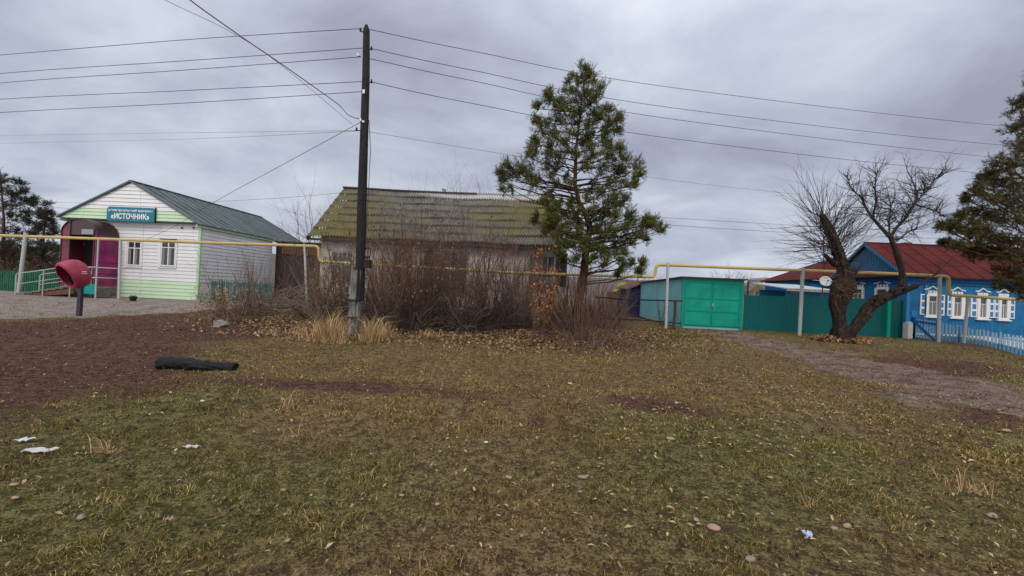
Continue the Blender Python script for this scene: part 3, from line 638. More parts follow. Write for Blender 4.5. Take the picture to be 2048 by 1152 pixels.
# ------------------------------------------------------------------ gas pipe on posts
PY = 17.1
def pip(px, py, Y=PY): return P(px, py, Y)
def bend(pts, r=.22, n=5):
    out = [pts[0]]
    for a, b, c in zip(pts[:-2], pts[1:-1], pts[2:]):
        u = (a-b).normalized(); v = (c-b).normalized()
        if u.dot(v) < -.97: out.append(b); continue
        p, q = b+u*r, b+v*r
        for i in range(n+1):
            t_ = i/n; out.append(p*(1-t_)**2+b*2*t_*(1-t_)+q*t_*t_)
    out.append(pts[-1]); return out
path = [pip(-300, 463), pip(0, 471), pip(240, 479), pip(400, 485), pip(637, 492.5), pip(639, 523, 17.05), pip(900, 538, 17.0), pip(1040, 546, 17.0), pip(1180, 550.5, 17.0), pip(1309, 554), pip(1313, 529.5), pip(1334, 530), pip(1604, 541), pip(1750, 546), pip(1897, 553), pip(1897, 590), pip(1960, 594), pip(2090, 603), pip(2300, 615)]
gp_ = thing('gas_pipe', 'long yellow overhead gas pipe running past all the houses', 'gas pipe', (0, PY, .2))
MB().tube(bend(path, .17), .066, 12).build('pipe', 'yellow', gp_, smooth=True)
def gpost(px, pyt, pxb, pyb, label, Y=PY-.02, r=.055, m='steel_pale', name='pipe_post'):
    t_ = P(px, pyt, Y); b = P(pxb, pyb, Y); b.z = min(b.z, float(gz(b.x, b.y)))-.15
    o = thing(name, label, 'pipe post', b, 'steel posts carrying the gas pipe'); top = Vector((t_.x, Y, t_.z))
    MB().tube([b, top], r, 10).build('shaft', m, o, smooth=False)
    zc = None
    MB().tube([top-Vector((0, .0, .03)), top+Vector((0, 0, .01))], r+.004, 10).build('post_cap', m, o)
    return o
gpost(52, 466, 36, 592, 'pale leaning pipe post beside the entrance stairs', r=.075)
gpost(241, 481, 238, 601, 'pale pipe post at the store wall near the shop sign')
gpost(609, 488, 616, 645, 'thin white pipe post in the brush between store and old house', r=.048)
gpost(1044, 546, 1040, 640, 'pale pipe post half hidden in the shrubs of the old house', r=.05)
gpost(1336, 526, 1332, 652, 'grey pipe post in front of the turquoise garage wall', r=.06)
gpost(1606, 537, 1599, 665, 'white pipe post in front of the teal fence', r=.07)
gpost(1880, 550, 1877, 686, 'white pipe post at the blue gate, right of the willow', r=.062)
gpost(1936, 597, 1928, 668, 'short white post under the lowered pipe behind the blue pickets', Y=17.3, r=.055)

# ------------------------------------------------------------------ utility pole
ub = G(705, 668); UY = ub.y; up0 = thing('utility_pole', 'tall black wooden utility pole strapped to a concrete stub', 'utility pole', ub, None)
def UP(px, py, dy=0): return P(px, py, UY+dy)
s_ = UY/FPX
r1 = 9.5*s_
MB().tube([UP(719, 600, .02), UP(724, 400, .02), UP(729, 250, .02), UP(732, 150, .02), UP(733, 60, .02), UP(733, 50, .02)], [r1, r1*.95, r1*.84, r1*.78, r1*.68, r1*.28], 12).build('pole', 'pole_wood', up0)
a = UP(705, 675, -.05); b = UP(715, 541, -.05)
a.z = float(gz(a.x, a.y))-.2
sb = MB().bar(a+Vector((-.03, 0, 0)), b+Vector((-.05, 0, 0)), .18, .2, up=(0, 1, 0)); sb.bar(a+Vector((.09, .03, 0)), b+Vector((.08, .03, 0)), .08, .16, up=(0, 1, 0)).build('concrete_stub', 'stub', up0)
for px_, py_ in ((710, 600), (706, 634)):
    c_ = UP(px_, py_); MB().box(c_.x-.19, c_.x+.17, UY-.19, UY+.16, c_.z-.022, c_.z+.022).build('strap', 'iron', up0)
MB().box(UP(730, 528).x, UP(742, 528).x, UY-.12, UY+.05, UP(735, 536).z, UP(735, 520).z).build('meter_box', 'iron', up0)
cl_ = MB(); c_ = UP(737, 506)
for k in range(3):
    cl_.tube([c_+Vector((.11*math.cos(t/3)*(1-.08*k), -.1+.02*k, .13*math.sin(t/3)*(1+.1*k))) for t in range(20)], .009, 4)
cl_.build('cable_coil', 'iron', up0)
MB().tube([UP(738, 240), UP(741, 300), UP(737, 380), UP(733, 450), UP(731, 500)], .010, 4).build('drop_cable', 'wire', up0)
for (x0, y0, x1, y1, m_) in ((726, 64, 721, 62, 'iron'), (738, 98, 743, 99, 'iron'), (722, 114, 716, 112, 'iron'), (737, 165, 743, 165, 'iron'), (727, 244, 721, 242, 'porcelain'), (722, 261, 713, 261, 'iron')):
    c0, c1 = UP(x0, y0, -.05), UP(x1, y1, -.1)
    io = MB().tube([c0, c1], .014, 6).tube([c1-Vector((0, 0, .02)), c1+Vector((0, 0, .10))], .01, 6).build('insulator_hook', 'iron', up0)
    MB().tube([c1+Vector((0, 0, -.01)), c1+Vector((0, 0, .02)), c1+Vector((0, 0, .05)), c1+Vector((0, 0, .08))], [.028, .035, .025, .022], 8).build('insulator', 'porcelain' if m_ == 'porcelain' or x0 == 722 and y0 < 200 else 'iron', io)
tg = UP(727, 183, -.16); MB().box(tg.x-.035, tg.x+.035, tg.y, tg.y+.01, tg.z-.05, tg.z+.06).build('number_tag', 'porcelain', up0)
tg = UP(726, 243, -.16); MB().box(tg.x-.03, tg.x+.03, tg.y, tg.y+.03, tg.z-.02, tg.z+.03).build('white_clamp', 'porcelain', up0)
# wires.  each: points in the photo with distances; drawn as one sagging tube
def wire(label, pts, r=.009, m='wire', grp='overhead wires'):
    P3 = [P(*p) for p in pts]; out = []
    for i in range(len(P3)-1):          # catmull-rom
        p0, p1, p2, p3 = P3[max(i-1, 0)], P3[i], P3[i+1], P3[min(i+2, len(P3)-1)]
        for k in range(10):
            t_ = k/10; out.append(.5*((2*p1)+(p2-p0)*t_+(2*p0-5*p1+4*p2-p3)*t_*t_+(3*p1-p0-3*p2+p3)*t_**3))
    out.append(P3[-1]); o = MB().tube(out, r, 5).build('overhead_wire', m); return setp(o, label, 'wire', grp)
Yl = 13.2
wire('topmost wire running left from the pole top', [(-420, 142, Yl+1), (0, 110, Yl), (371, 79.5, 12), (725, 57, UY)])
wire('second wire from the top on the left of the pole', [(-420, 187, Yl+1), (0, 147, Yl), (371, 121.5, 12), (726, 96, UY)])
wire('third wire from the top on the left of the pole', [(-420, 208, Yl+1), (0, 166, Yl), (371, 140, 12), (718, 114, UY)])
wire('fourth wire from the top on the left of the pole', [(-420, 230, Yl+1), (0, 198.5, Yl), (371, 181, 12), (727, 163, UY)])
wire('fifth wire from the top on the left of the pole', [(-420, 252, Yl+1), (0, 225, Yl), (371, 206, 12), (727, 183, UY)])
wire('faint upper low wire left of the pole, above its near twin', [(-300, 276, 30), (0, 271, 26), (371, 265.5, 18), (714, 261, UY)], .007, 'wire_pale')
wire('faint lower low wire left of the pole, below its near twin', [(-300, 298, 30), (0, 287, 26), (371, 278, 18), (713, 262, UY)], .007, 'wire_pale')
wire('topmost wire running right from the pole top', [(740, 59, UY), (940, 101, 13), (1340, 174.5, 16), (2020, 253, 22), (2500, 283, 27)], .010)
wire('second wire from the top on the right of the pole', [(742, 97, UY), (940, 139.5, 13), (1340, 215, 16), (2015, 291, 22), (2500, 318, 27)], .010)
wire('third wire from the top on the right of the pole', [(738, 117, UY), (940, 160.5, 13), (1340, 237.5, 16), (2018, 317, 22), (2500, 345, 27)], .010)
wire('fourth wire from the top on the right of the pole', [(743, 164, UY), (940, 206, 13), (1340, 276.5, 16), (1960, 346, 22), (2500, 384, 27)], .010)
wire('faint lowest wire running right from the pole to the willow', [(728, 262, UY), (940, 297, 14), (1340, 360, 18), (1600, 389, 21)], .007, 'wire_pale')
wire('thick dark cable rising steeply to the upper left of the pole', [(330, -45, 6.0), (380, 0, 6.6), (482, 73, 7.6), (560, 126, 8.4), (631, 176, 9.4), (678, 210, UY), (698, 231, UY), (728, 240, UY)], .011)
wire('thin pale wire beside the thick cable left of the pole', [(240, -50, 6.2), (330, 0, 7), (456, 61, 8), (557, 126, 9), (705, 249, UY)], .006, 'wire_pale')
wire('service wire dropping from the pole to the store front', [(724, 243, UY), (564, 330, 13), (432, 402, 15.5), (350, 452, 17.4), (262, 492, 18.5)], .008)
wire('upper of two far wires behind the left pines', [(-300, 400, 60), (66, 404, 60), (160, 406, 60), (300, 409, 60)], .02)
wire('lower of two far wires behind the left pines', [(-300, 408, 52), (66, 414, 52), (160, 418.5, 52), (300, 424, 52)], .018)
wire('far wire between the store roof and the old house roof', [(380, 405, 45), (432, 403, 45), (560, 396, 42), (700, 384, 40)], .016)
wire('upper of two far wires right of the tall pine', [(1150, 420, 50), (1279, 431.5, 50), (1560, 449, 55), (1900, 466, 60)], .022)
wire('lower of two far wires right of the tall pine', [(1150, 437, 50), (1279, 446, 50), (1560, 464, 55), (1900, 478, 60)], .022)

# ------------------------------------------------------------------ old house with the mossy corrugated roof
HY = 17.75; EY = 17.25; 
le = P(612, 474, EY); RYg = EY*(612-1055)/(683-1055.); rg = P(683, 377, RYg); re = P(1128, 500, EY); hx0, hx1 = le.x, 1.55
ze, zr = le.z, rg.z; gh = float(gz(-4, HY))
oh = thing('old_house', 'long whitewashed old house under a mossy corrugated roof', 'house', (-4, HY, gh))
wx0, wx1 = hx0+.45, hx1-.35
MB().box(wx0, wx1, HY, 2*RYg-HY, gh+.1, ze+.28).prism([(wx0, HY+.05, ze+.28), (wx0, RYg, zr-.25), (wx0, 2*RYg-HY-.05, ze+.28)], (.1, 0, 0)).prism([(wx1-.1, HY+.05, ze+.28), (wx1-.1, RYg, zr-.25), (wx1-.1, 2*RYg-HY-.05, ze+.28)], (.1, 0, 0)).build('wall', 'whitewash', oh)
MB().box(wx0-.04, wx1+.04, HY-.05, 2*RYg-HY, gh-.3, gh+.1).build('plinth', 'brick', oh)
MB().box(hx0+.1, hx1-.1, EY+.05, HY-.003, ze-.08, ze-.02).box(hx0+.1, hx1-.1, EY+.06, EY+.10, ze-.12, ze-.02).build('soffit', 'dark_wood', oh)
MB().bar((hx0+.04, EY+.03, ze-.08), (hx0+.04, RYg, zr-.1), .04, .16).build('verge_board', 'dark_wood', oh)
# roof: rows of corrugated sheets, each lapping the row beneath
pit = .138; nw = int((hx1-hx0)/pit); rows = 7; per = 6
mr = bpy.data.materials.new('mossy corrugated sheet'); M['moss'] = mr; mr.use_nodes = True; t = mr.node_tree; gb2 = t.nodes['Principled BSDF']; gb2.inputs['Roughness'].default_value = .9
tcn = t.nodes.new('ShaderNodeTexCoord'); am = t.nodes.new('ShaderNodeAttribute'); am.attribute_name = 'Col'; sp2 = t.nodes.new('ShaderNodeSeparateColor'); t.links.new(am.outputs['Color'], sp2.inputs[0])
nA, nB, nC = gn(1.3, 6), gn(7, 6, .7), gn(30, 4)
c = gmix(thr(nB, nA, .8, .35, .65), (.075, .072, .060), (.185, .18, .16))
c = gmix(thr(sp2.outputs[1], nB, .7, .55, .85), c, (.42, .42, .41))
c = gmix(thr(sp2.outputs[0], mth('ADD', nA, mth('MULTIPLY', mth('SUBTRACT', nB, .5, tree=t), 1.3, tree=t), tree=t), 1.3, .42, .95), c, gmix(nB, (.080, .070, .026), (.195, .160, .045)))
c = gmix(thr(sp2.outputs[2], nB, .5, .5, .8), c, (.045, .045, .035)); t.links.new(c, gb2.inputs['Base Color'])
bn = t.nodes.new('ShaderNodeBump'); bn.inputs['Strength'].default_value = .4; bn.inputs['Distance'].default_value = .01; t.links.new(nC, bn.inputs['Height']); t.links.new(bn.outputs[0], gb2.inputs['Normal'])
def corr(yE, zE, yR, zR, x0, x1):
    ncol = int((x1-x0)/pit*per); xs = np.linspace(x0, x1, ncol+1); V = []; F = []; C = []; base = 0; rr_ = random.Random(4)
    for r in range(rows):
        f0, f1 = r/rows, (r+1)/rows+.02; 
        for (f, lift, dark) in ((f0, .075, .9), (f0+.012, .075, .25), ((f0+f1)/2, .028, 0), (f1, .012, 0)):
            yv = yE+(yR-yE)*f; zv = zE+(zR-zE)*f; shift = .0
            wave = np.sin(xs/pit*2*np.pi)*.042; sag = -.10*np.sin((xs-x0)/(x1-x0)*np.pi*1.0)*f+.02*np.sin(xs*1.9+r)+.03*(vn(xs*.8, xs*0+r*3.3)-.5)
            V.append(np.stack([xs, np.full_like(xs, yv), zv+lift+wave+sag], -1))
            u = (xs-x0)/(x1-x0)
            moss = .50+.30*np.exp(-((u-.06)/.20)**2)*(1-.3*f)+.28*np.exp(-((u-.86)/.16)**2)*np.exp(-((f-.6)/.3)**2)+.15*(1-f)-.30*ss(.80, 1.05, f)-.12*np.exp(-((u-.45)/.2)**2)-.25*np.exp(-((u-.8)/.15)**2)*np.exp(-(f/.15)**2)
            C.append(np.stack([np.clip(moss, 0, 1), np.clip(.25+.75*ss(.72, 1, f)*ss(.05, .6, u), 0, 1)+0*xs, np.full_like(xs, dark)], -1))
        m_ = ncol+1
        for k in range(3):
            a = base+k*m_+np.arange(ncol); F.append(np.stack([a, a+1, a+m_+1], -1)); F.append(np.stack([a, a+m_+1, a+m_], -1))
        base += 4*m_
    return np.concatenate(V), np.concatenate(F), np.concatenate(C)
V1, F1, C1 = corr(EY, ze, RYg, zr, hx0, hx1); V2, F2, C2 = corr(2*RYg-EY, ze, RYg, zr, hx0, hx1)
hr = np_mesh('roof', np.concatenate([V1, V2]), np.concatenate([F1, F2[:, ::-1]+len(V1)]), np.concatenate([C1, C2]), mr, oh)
xr = hx0+.62*(hx1-hx0)
rc = MB()
for i in range(12):
    xa, xb = hx0+(xr-hx0)*i/12, hx0+(xr-hx0)*(i+1)/12-.004; zs = lambda x: zr+.07-.10*math.sin((x-hx0)/(hx1-hx0)*math.pi)
    rc.bar((xa, RYg, zs(xa)), (xb, RYg, zs(xb)), .22, .06)
rc.build('ridge_cap', 'dark_wood', hr)
for px_, t_, w_ in ((888, 380, .15), (1058, 386, .13)):
    c_ = P(px_, t_, RYg+.5); MB().box(c_.x-w_/2, c_.x+w_/2, RYg+.4, RYg+.6, zr-.6, c_.z).box(c_.x-w_/2-.02, c_.x+w_/2+.02, RYg+.38, RYg+.62, c_.z, c_.z+.05).build('chimney', 'frame_old', hr)
def old_window(pa, pb_, ya_, yb_, hollow=False):
    p, q = P(pa, ya_, HY), P(pb_, yb_, HY); x0, x1, z1, z0 = p.x, q.x, p.z, q.z
    wn = MB().box(x0-.09, x0, HY-.04, HY-.004, z0-.08, z1+.1).box(x1, x1+.09, HY-.04, HY-.004, z0-.08, z1+.1).box(x0, x1, HY-.04, HY-.004, z1, z1+.1).box(x0-.12, x1+.12, HY-.07, HY-.006, z0-.13, z0-.08).build('window', 'frame_old', oh)
    MB().box(x0, x1, HY-.02, HY-.006, z0-.08, z1).build('pane', 'glass', wn)
    fr = MB(); zc = z0+.55*(z1-z0)
    for i in range(1, 4): xx = x0+(x1-x0)*i/4; fr.box(xx-.02, xx+.02, HY-.035, HY-.022, z0-.08, z1)
    fr.box(x0, x1, HY-.038, HY-.036, zc-.025, zc+.025).build('sash', 'frame_old', wn)
old_window(668, 702, 505, 560); old_window(872, 930, 505, 585); old_window(790, 820, 500, 560); old_window(1060, 1105, 512, 580)
d0, d1 = P(850, 495, HY), P(864, 600, HY)
MB().box(d0.x, d1.x, HY-.06, HY-.003, d1.z, d0.z).build('door', 'dark_wood', oh)
d0, d1 = P(1108, 505, HY), P(1132, 575, HY); MB().box(d0.x, d1.x, HY-.03, HY-.003, d1.z, d0.z).build('window', 'glass', oh)
# shed wall closing the gap between store and old house
sy = 24.3; shz = P(600, 487, sy).z; sg = float(gz(-12, sy)); sh = thing('plank_shed', 'dark plank shed in the gap between store and old house', 'shed', (-12.5, sy, sg))
mb = MB(); x = SX1+.05; r = random.Random(3)
while x < hx0+.3:
    w_ = r.uniform(.12, .2); mb.box(x, x+w_-.012, sy+r.uniform(0, .02), sy+.05, sg-.2, shz-r.uniform(.0, .06)); x += w_
mb.build('plank_wall', 'dark_wood', sh)
MB().box(SX1+.1, hx0+.3, sy+.055, sy+2.6, sg-.2, shz-.08).build('body', 'dark_wood', sh)
mb = MB(); x = SX1+.5
while x < SX1+3.4: mb.box(x, x+.13, sy-.04, sy-.012, shz-.75+r.uniform(-.1, .1), shz-.1); x += .16
mb.build('upper_boards', 'brown_board', sh, label='reddish brown boards along the top')
MB().box(SX1+.06, hx0+.4, sy-.25, sy+2.7, shz, shz+.07).build('roof', 'dark_wood', sh)

# ------------------------------------------------------------------ garage
GY = 18.0; gx0, gx1 = P(1365, 600, GY).x, P(1484, 600, GY).x; ggz = P(1420, 652, GY).z; gt = P(1366, 556, GY).z; gyb = 24.6; gtb = P(1283, 566, gyb).z
ga_ = thing('garage', 'turquoise metal garage with bright green double gate', 'garage', ((gx0+gx1)/2, GY, ggz))
MB().prism([(gx0, GY+.04, ggz-.15), (gx0, gyb, ggz-.05), (gx0, gyb, gtb), (gx0, GY+.04, gt)], (gx1-gx0, 0, 0)).build('wall', 'turq', ga_)
MB().prism([(gx0-.12, GY-.15, gt+.01), (gx0-.12, gyb+.1, gtb), (gx0-.12, gyb+.1, gtb+.05), (gx0-.12, GY-.15, gt+.07)], (gx1-gx0+.3, 0, 0)).build('roof', 'dark_wood', ga_)
gw = gx1-gx0
MB().box(gx0-.04, gx0+.07, GY-.03, GY+.038, ggz-.1, gt).box(gx1-.07, gx1+.05, GY-.03, GY+.038, ggz-.1, gt).box(gx0+.07, gx1-.07, GY-.02, GY+.036, gt-.11, gt).build('gate_frame', 'gate_edge', ga_)
xm = (gx0+gx1)/2
for (a, b) in ((gx0+.075, xm-.008), (xm+.008, gx1-.075)):
    zt = gt-.13; lf = MB().box(a, b, GY-.012, GY+.03, ggz-.02, zt).build('gate_leaf', 'gate', ga_)
    rb = MB(); z1_, z2_ = ggz+.62*(zt-ggz), ggz+.335*(zt-ggz)
    for zz_ in (z1_, z2_, ggz+.04, zt-.03): rb.box(a+.0, b-.0, GY-.038, GY-.014, zz_-.028, zz_+.028)
    for xx in (a+.028, b-.028): rb.box(xx-.026, xx+.026, GY-.036, GY-.0145, ggz, zt)
    rb.build('gate_rib', 'gate_edge', lf)
    hgx = a+.01 if a < xm-1 else b-.01
    for zz_ in (ggz+.3, zt-.45): MB().tube([(hgx, GY-.05, zz_), (hgx, GY-.05, zz_+.12)], .02, 6).build('hinge', 'gate_edge', lf)
MB().box(xm-.03, xm+.04, GY-.075, GY-.04, ggz+.42*(gt-ggz), ggz+.47*(gt-ggz)).tube([(xm+.01, GY-.06, ggz+.47*(gt-ggz)), (xm+.01, GY-.06, ggz+.52*(gt-ggz))], .02, 6).build('padlock', 'steel', ga_)
# dark pipe rails in front of the side wall
rl = thing('rail_fence', 'dark rail fence with two posts beside the turquoise garage', 'fence', G(1300, 655))
ry = 16.9
MB().tube([P(1190, 594, ry+.6), P(1250, 599, ry+.3), P(1364, 602, GY-.1)], .035, 6).tube([P(1190, 636, ry), P(1240, 638, ry), P(1300, 641, ry), P(1362, 647, ry+.8)], .03, 6).build('rail', 'iron', rl)
for (a, b, c, d, w__) in ((1239, 612, 1238, 652, .11), (1351, 601, 1346, 652, .13)):
    q = P(c, d, ry); q.z = float(gz(q.x, q.y))-.1; MB().tube([q, (P(a, b, ry)+q)/2+Vector((.03, 0, 0)), P(a, b, ry)], [w__/2, w__/2.3, w__/2], 7).build('post', 'dark_wood', rl)
# navy shed, mossy far shed
nv = thing('navy_shed', 'dark blue shed with a sloping rusty roof behind the garage', 'shed', (gx0-1, 24.9, .1))
a0, a1 = P(1257, 580, 24.9), P(1283, 565, 24.9)
MB().prism([(a0.x, 24.9, -.1), (gx0+.4, 24.9, -.1), (gx0+.4, 24.9, a1.z), (a0.x, 24.9, a0.z)], (0, 3, 0)).build('wall', 'navy', nv)
MB().quadbox((a0.x-.15, 24.75, a0.z), (gx0+.4, 24.75, a1.z), (gx0+.4, 28, a1.z+.1), (a0.x-.15, 28, a0.z+.1), (0, 0, .08)).build('roof', 'brown_board', nv)
fs = thing('mossy_roof_shed', 'small far shed with bright yellow mossy roof behind the shrubs', 'shed', P(1245, 590, 36))
a, b, c_, d = P(1228, 583, 36), P(1250, 583, 36), P(1262, 567, 38), P(1240, 567, 38)
MB().quadbox(a, b, c_, d, (0, 0, .1)).build('roof', mat('yellow moss', (.26, .22, .03), .9, .3, 3), fs)
MB().prism([(a.x, 36.3, -1), (b.x+1.6, 36.3, -1), (b.x+1.6, 36.3, b.z), (c_.x, 36.3, c_.z-.1), (b.x, 36.3, b.z-.1), (a.x, 36.3, a.z-.05)], (0, 3, 0)).build('wall', 'brown_board', fs)
MB().quadbox(Vector((b.x, 36.1, b.z)), Vector((b.x+1.7, 36.1, b.z-.2)), Vector((c_.x+.4, 38, c_.z)), Vector((c_.x, 38, c_.z)), (0, 0, .08)).build('roof', 'dark_wood', fs)

# ------------------------------------------------------------------ teal sheet fence
FY = 18.5; fa, fb = P(1486, 590, FY), P(1808, 600, FY)
tf = thing('sheet_fence', 'dark teal profiled sheet fence between garage and blue house', 'fence', ((fa.x+fb.x)/2, FY, 0))
n = int((fb.x-fa.x)/.05); xs = np.linspace(fa.x+.06, fb.x, n+1); V = []; F = []
for i, x in enumerate(xs):
    ph_ = i % 4; y_ = FY+(.0 if ph_ in (0, 1) else .012); f = (x-fa.x)/(fb.x-fa.x); zt = fa.z+(fb.z-fa.z)*f; zb2 = P(1486+(1808-1486)*f, 657+20*f, FY).z-.02
    V += [(x, y_, zb2), (x, y_, zt), (x, y_+.015, zb2), (x, y_+.015, zt)]
for i in range(n): a = 4*i; F += [(a, a+4, a+5, a+1), (a+3, a+7, a+6, a+2), (a+1, a+5, a+7, a+3), (a+2, a+6, a+4, a)]
MB().add(V, F).build('sheet', 'tealfence', tf)
MB().box(*(lambda p: (p.x-.07, p.x+.07))(P(1773, 640, FY)), FY-.13, FY-.01, -.2, P(1773, 600, FY).z).build('post', 'post_green', tf, label='bright green square post')
MB().box(fb.x-.08, fb.x+.01, FY-.05, FY-.012, -.1, fb.z-.02).build('edge_strip', 'tealfence', tf)
wp = thing('gate_pillar', 'short white pillar between the teal fence and the blue gate', 'pillar', P(1814, 678, 18.3))
a, b = P(1808, 645, 18.3), P(1820, 679, 18.3); MB().box(a.x, b.x, 18.1, 18.35, b.z-.15, a.z).box(a.x+.06, b.x-.05, 18.15, 18.30, a.z+.001, a.z+.05).build('pillar_block', 'white_worn', wp)
# blue gate and picket fence
A = P(1822, 680, 18.2); B = P(1872, 688, 17.9); 
gt_ = thing('picket_gate', 'blue wooden garden gate with white pickets and diagonal brace', 'gate', (A+B)/2); h_ = 1.0
d = (B-A); mb = MB()
for i in range(9):
    c_ = A.lerp(B, (i+.5)/9); mb.box(c_.x-.03, c_.x+.03, c_.y-.03, c_.y-.012, c_.z+.08, c_.z+h_)
mb.build('picket_panel', 'white_picket', gt_)
MB().bar(A+Vector((0, -.05, .12)), B+Vector((-.05, -.05, .12)), .03, .09).bar(A+Vector((0, -.05, .88)), B+Vector((-.05, -.05, .88)), .03, .09).bar(A+Vector((.05, -.05, .85)), B+Vector((-.08, -.05, .15)), .03, .08).build('brace', 'blue_dark', gt_)
MB().box(A.x-.03, A.x+.09, A.y-.1, A.y+.02, A.z-.2, A.z+1.02).build('post', 'blue_dark', gt_)
MB().box(B.x-.04, B.x+.07, B.y-.1, B.y+.02, B.z-.2, B.z+1.04).build('post', 'blue_dark', gt_)
picket_fence('picket_fence', 'light blue and white picket fence in front of the blue house', P(1880, 691, 17.8), P(2240, 757, 15.6), .95, 'blue_picket', pitch=.115, pw=.07, seed=5, m2='white_picket', postm='blue_dark', nposts=4)

# ------------------------------------------------------------------ blue house
BY = 21.5; bx0 = P(1811, 600, BY).x; bx1 = 31.5; ezb = P(1811, 553, BY).z; apY = BY*(1811-1055)/(1737-1055.); byb = 2*apY-BY; rz = P(1737, 487, apY).z; bg0 = -.15
bh_ = thing('blue_house', 'blue wooden cottage with red metal roof and carved white windows', 'house', ((bx0+bx1)/2, BY, bg0))
MB().box(bx0, bx1, BY, byb, bg0-.3, ezb).build('wall', 'blue', bh_)
MB().box(bx0-.03, bx1+.03, BY-.06, BY-.003, bg0-.4, bg0+.35).build('plinth', 'white_worn', bh_)
fr = MB()
for dz, th, pr_ in ((-.02, .10, .14), (-.17, .10, .09), (-.34, .07, .05)):
    fr.box(bx0-.10, bx1, BY-pr_-.01, BY-.002, ezb+dz-th/2, ezb+dz+th/2); fr.box(bx0-pr_-.01, bx0-.002, BY, byb, ezb+dz-th/2, ezb+dz+th/2)
fr.build('cornice', 'blue_dark', bh_)
for x in (bx0+.02, P(1826, 600, BY).x+.55):
    MB().box(x, x+.16, BY-.06, BY-.002, bg0, ezb-.4).build('corner_board', 'blue_bright', bh_)
# roof: gable at the left, hip at the right
ov = .35; lx = bx0-.30; rx = bx1+.3; hxr = 28.9; e0 = ezb-.02; rf = MB()
f0, f1 = Vector((lx, BY-ov, e0)), Vector((rx, BY-ov, e0)); r0, r1_ = Vector((lx, apY, rz)), Vector((hxr, apY, rz)); b0, b1 = Vector((lx, byb+ov, e0)), Vector((rx, byb+ov, e0))
rf.quadbox(f0, f1, r1_, r0, (0, 0, .05)); rf.quadbox(r0, r1_, b1, b0, (0, 0, .05)); rf.prism([f1, b1, r1_], (0, 0, .052))
rfo = rf.build('roof', 'roof_red', bh_)
sm = MB()
for i in range(15):
    x = lx+.02+(rx-lx)*i/15; f = 1 if x <= hxr else (rx-x)/(rx-hxr); a = Vector((x, BY-ov, e0+.06)); b = Vector((x, BY-ov+(apY-BY+ov)*f, e0+(rz-e0)*f+.06)); sm.bar(a, b, .025, .03)
for k in (.33, .66): sm.bar(f0.lerp(r0, k)+Vector((0, 0, .055)), f1.lerp(r1_, k)+Vector((0, 0, .055)), .02, .012)
sm.bar(r0+Vector((0, 0, .06)), r1_+Vector((0, 0, .06)), .12, .05); sm.bar(r1_+Vector((0, 0, .06)), f1+Vector((0, 0, .06)), .10, .05)
sm.build('roof_seam', 'roof_red', rfo)
MB().prism([(bx0-.12, BY+.1, ezb+.06), (bx0-.12, apY, rz-.18), (bx0-.12, byb-.1, ezb+.06)], (.1, 0, 0)).build('gable', 'gable_blue', bh_)
mb = MB().box(bx0-.14, bx0-.121, BY+.2, byb-.2, ezb+.09, ezb+.13); y_ = BY+.15
while y_ < byb-.2:
    f = 1-abs(y_-apY)/(apY-BY); zt = ezb+.1+(rz-ezb-.35)*f; mb.box(bx0-.145, bx0-.121, y_, y_+.025, ezb+.125, zt); y_ += .17
mb.build('gable_batten', 'gable_blue', bh_)
MB().bar((lx-.02, BY-ov, e0-.05), (lx-.02, apY, rz-.05), .04, .14).bar((lx-.02, byb+ov, e0-.05), (lx-.02, apY, rz-.05), .04, .14).build('barge_board', 'gable_blue', bh_)
MB().quadbox((bx0-.55, BY-.3, ezb+.0), (bx0-.13, BY+.15, ezb+.18), (bx0-.13, byb-.1, ezb+.18), (bx0-.55, byb+.2, ezb+.0), (0, 0, .04)).build('skirt_roof', 'roof_red', bh_)
c_ = P(1812, 487, apY+.2); MB().box(c_.x-.18, c_.x+.18, apY, apY+.35, rz-.2, c_.z+.05).build('chimney', 'brick', rfo)
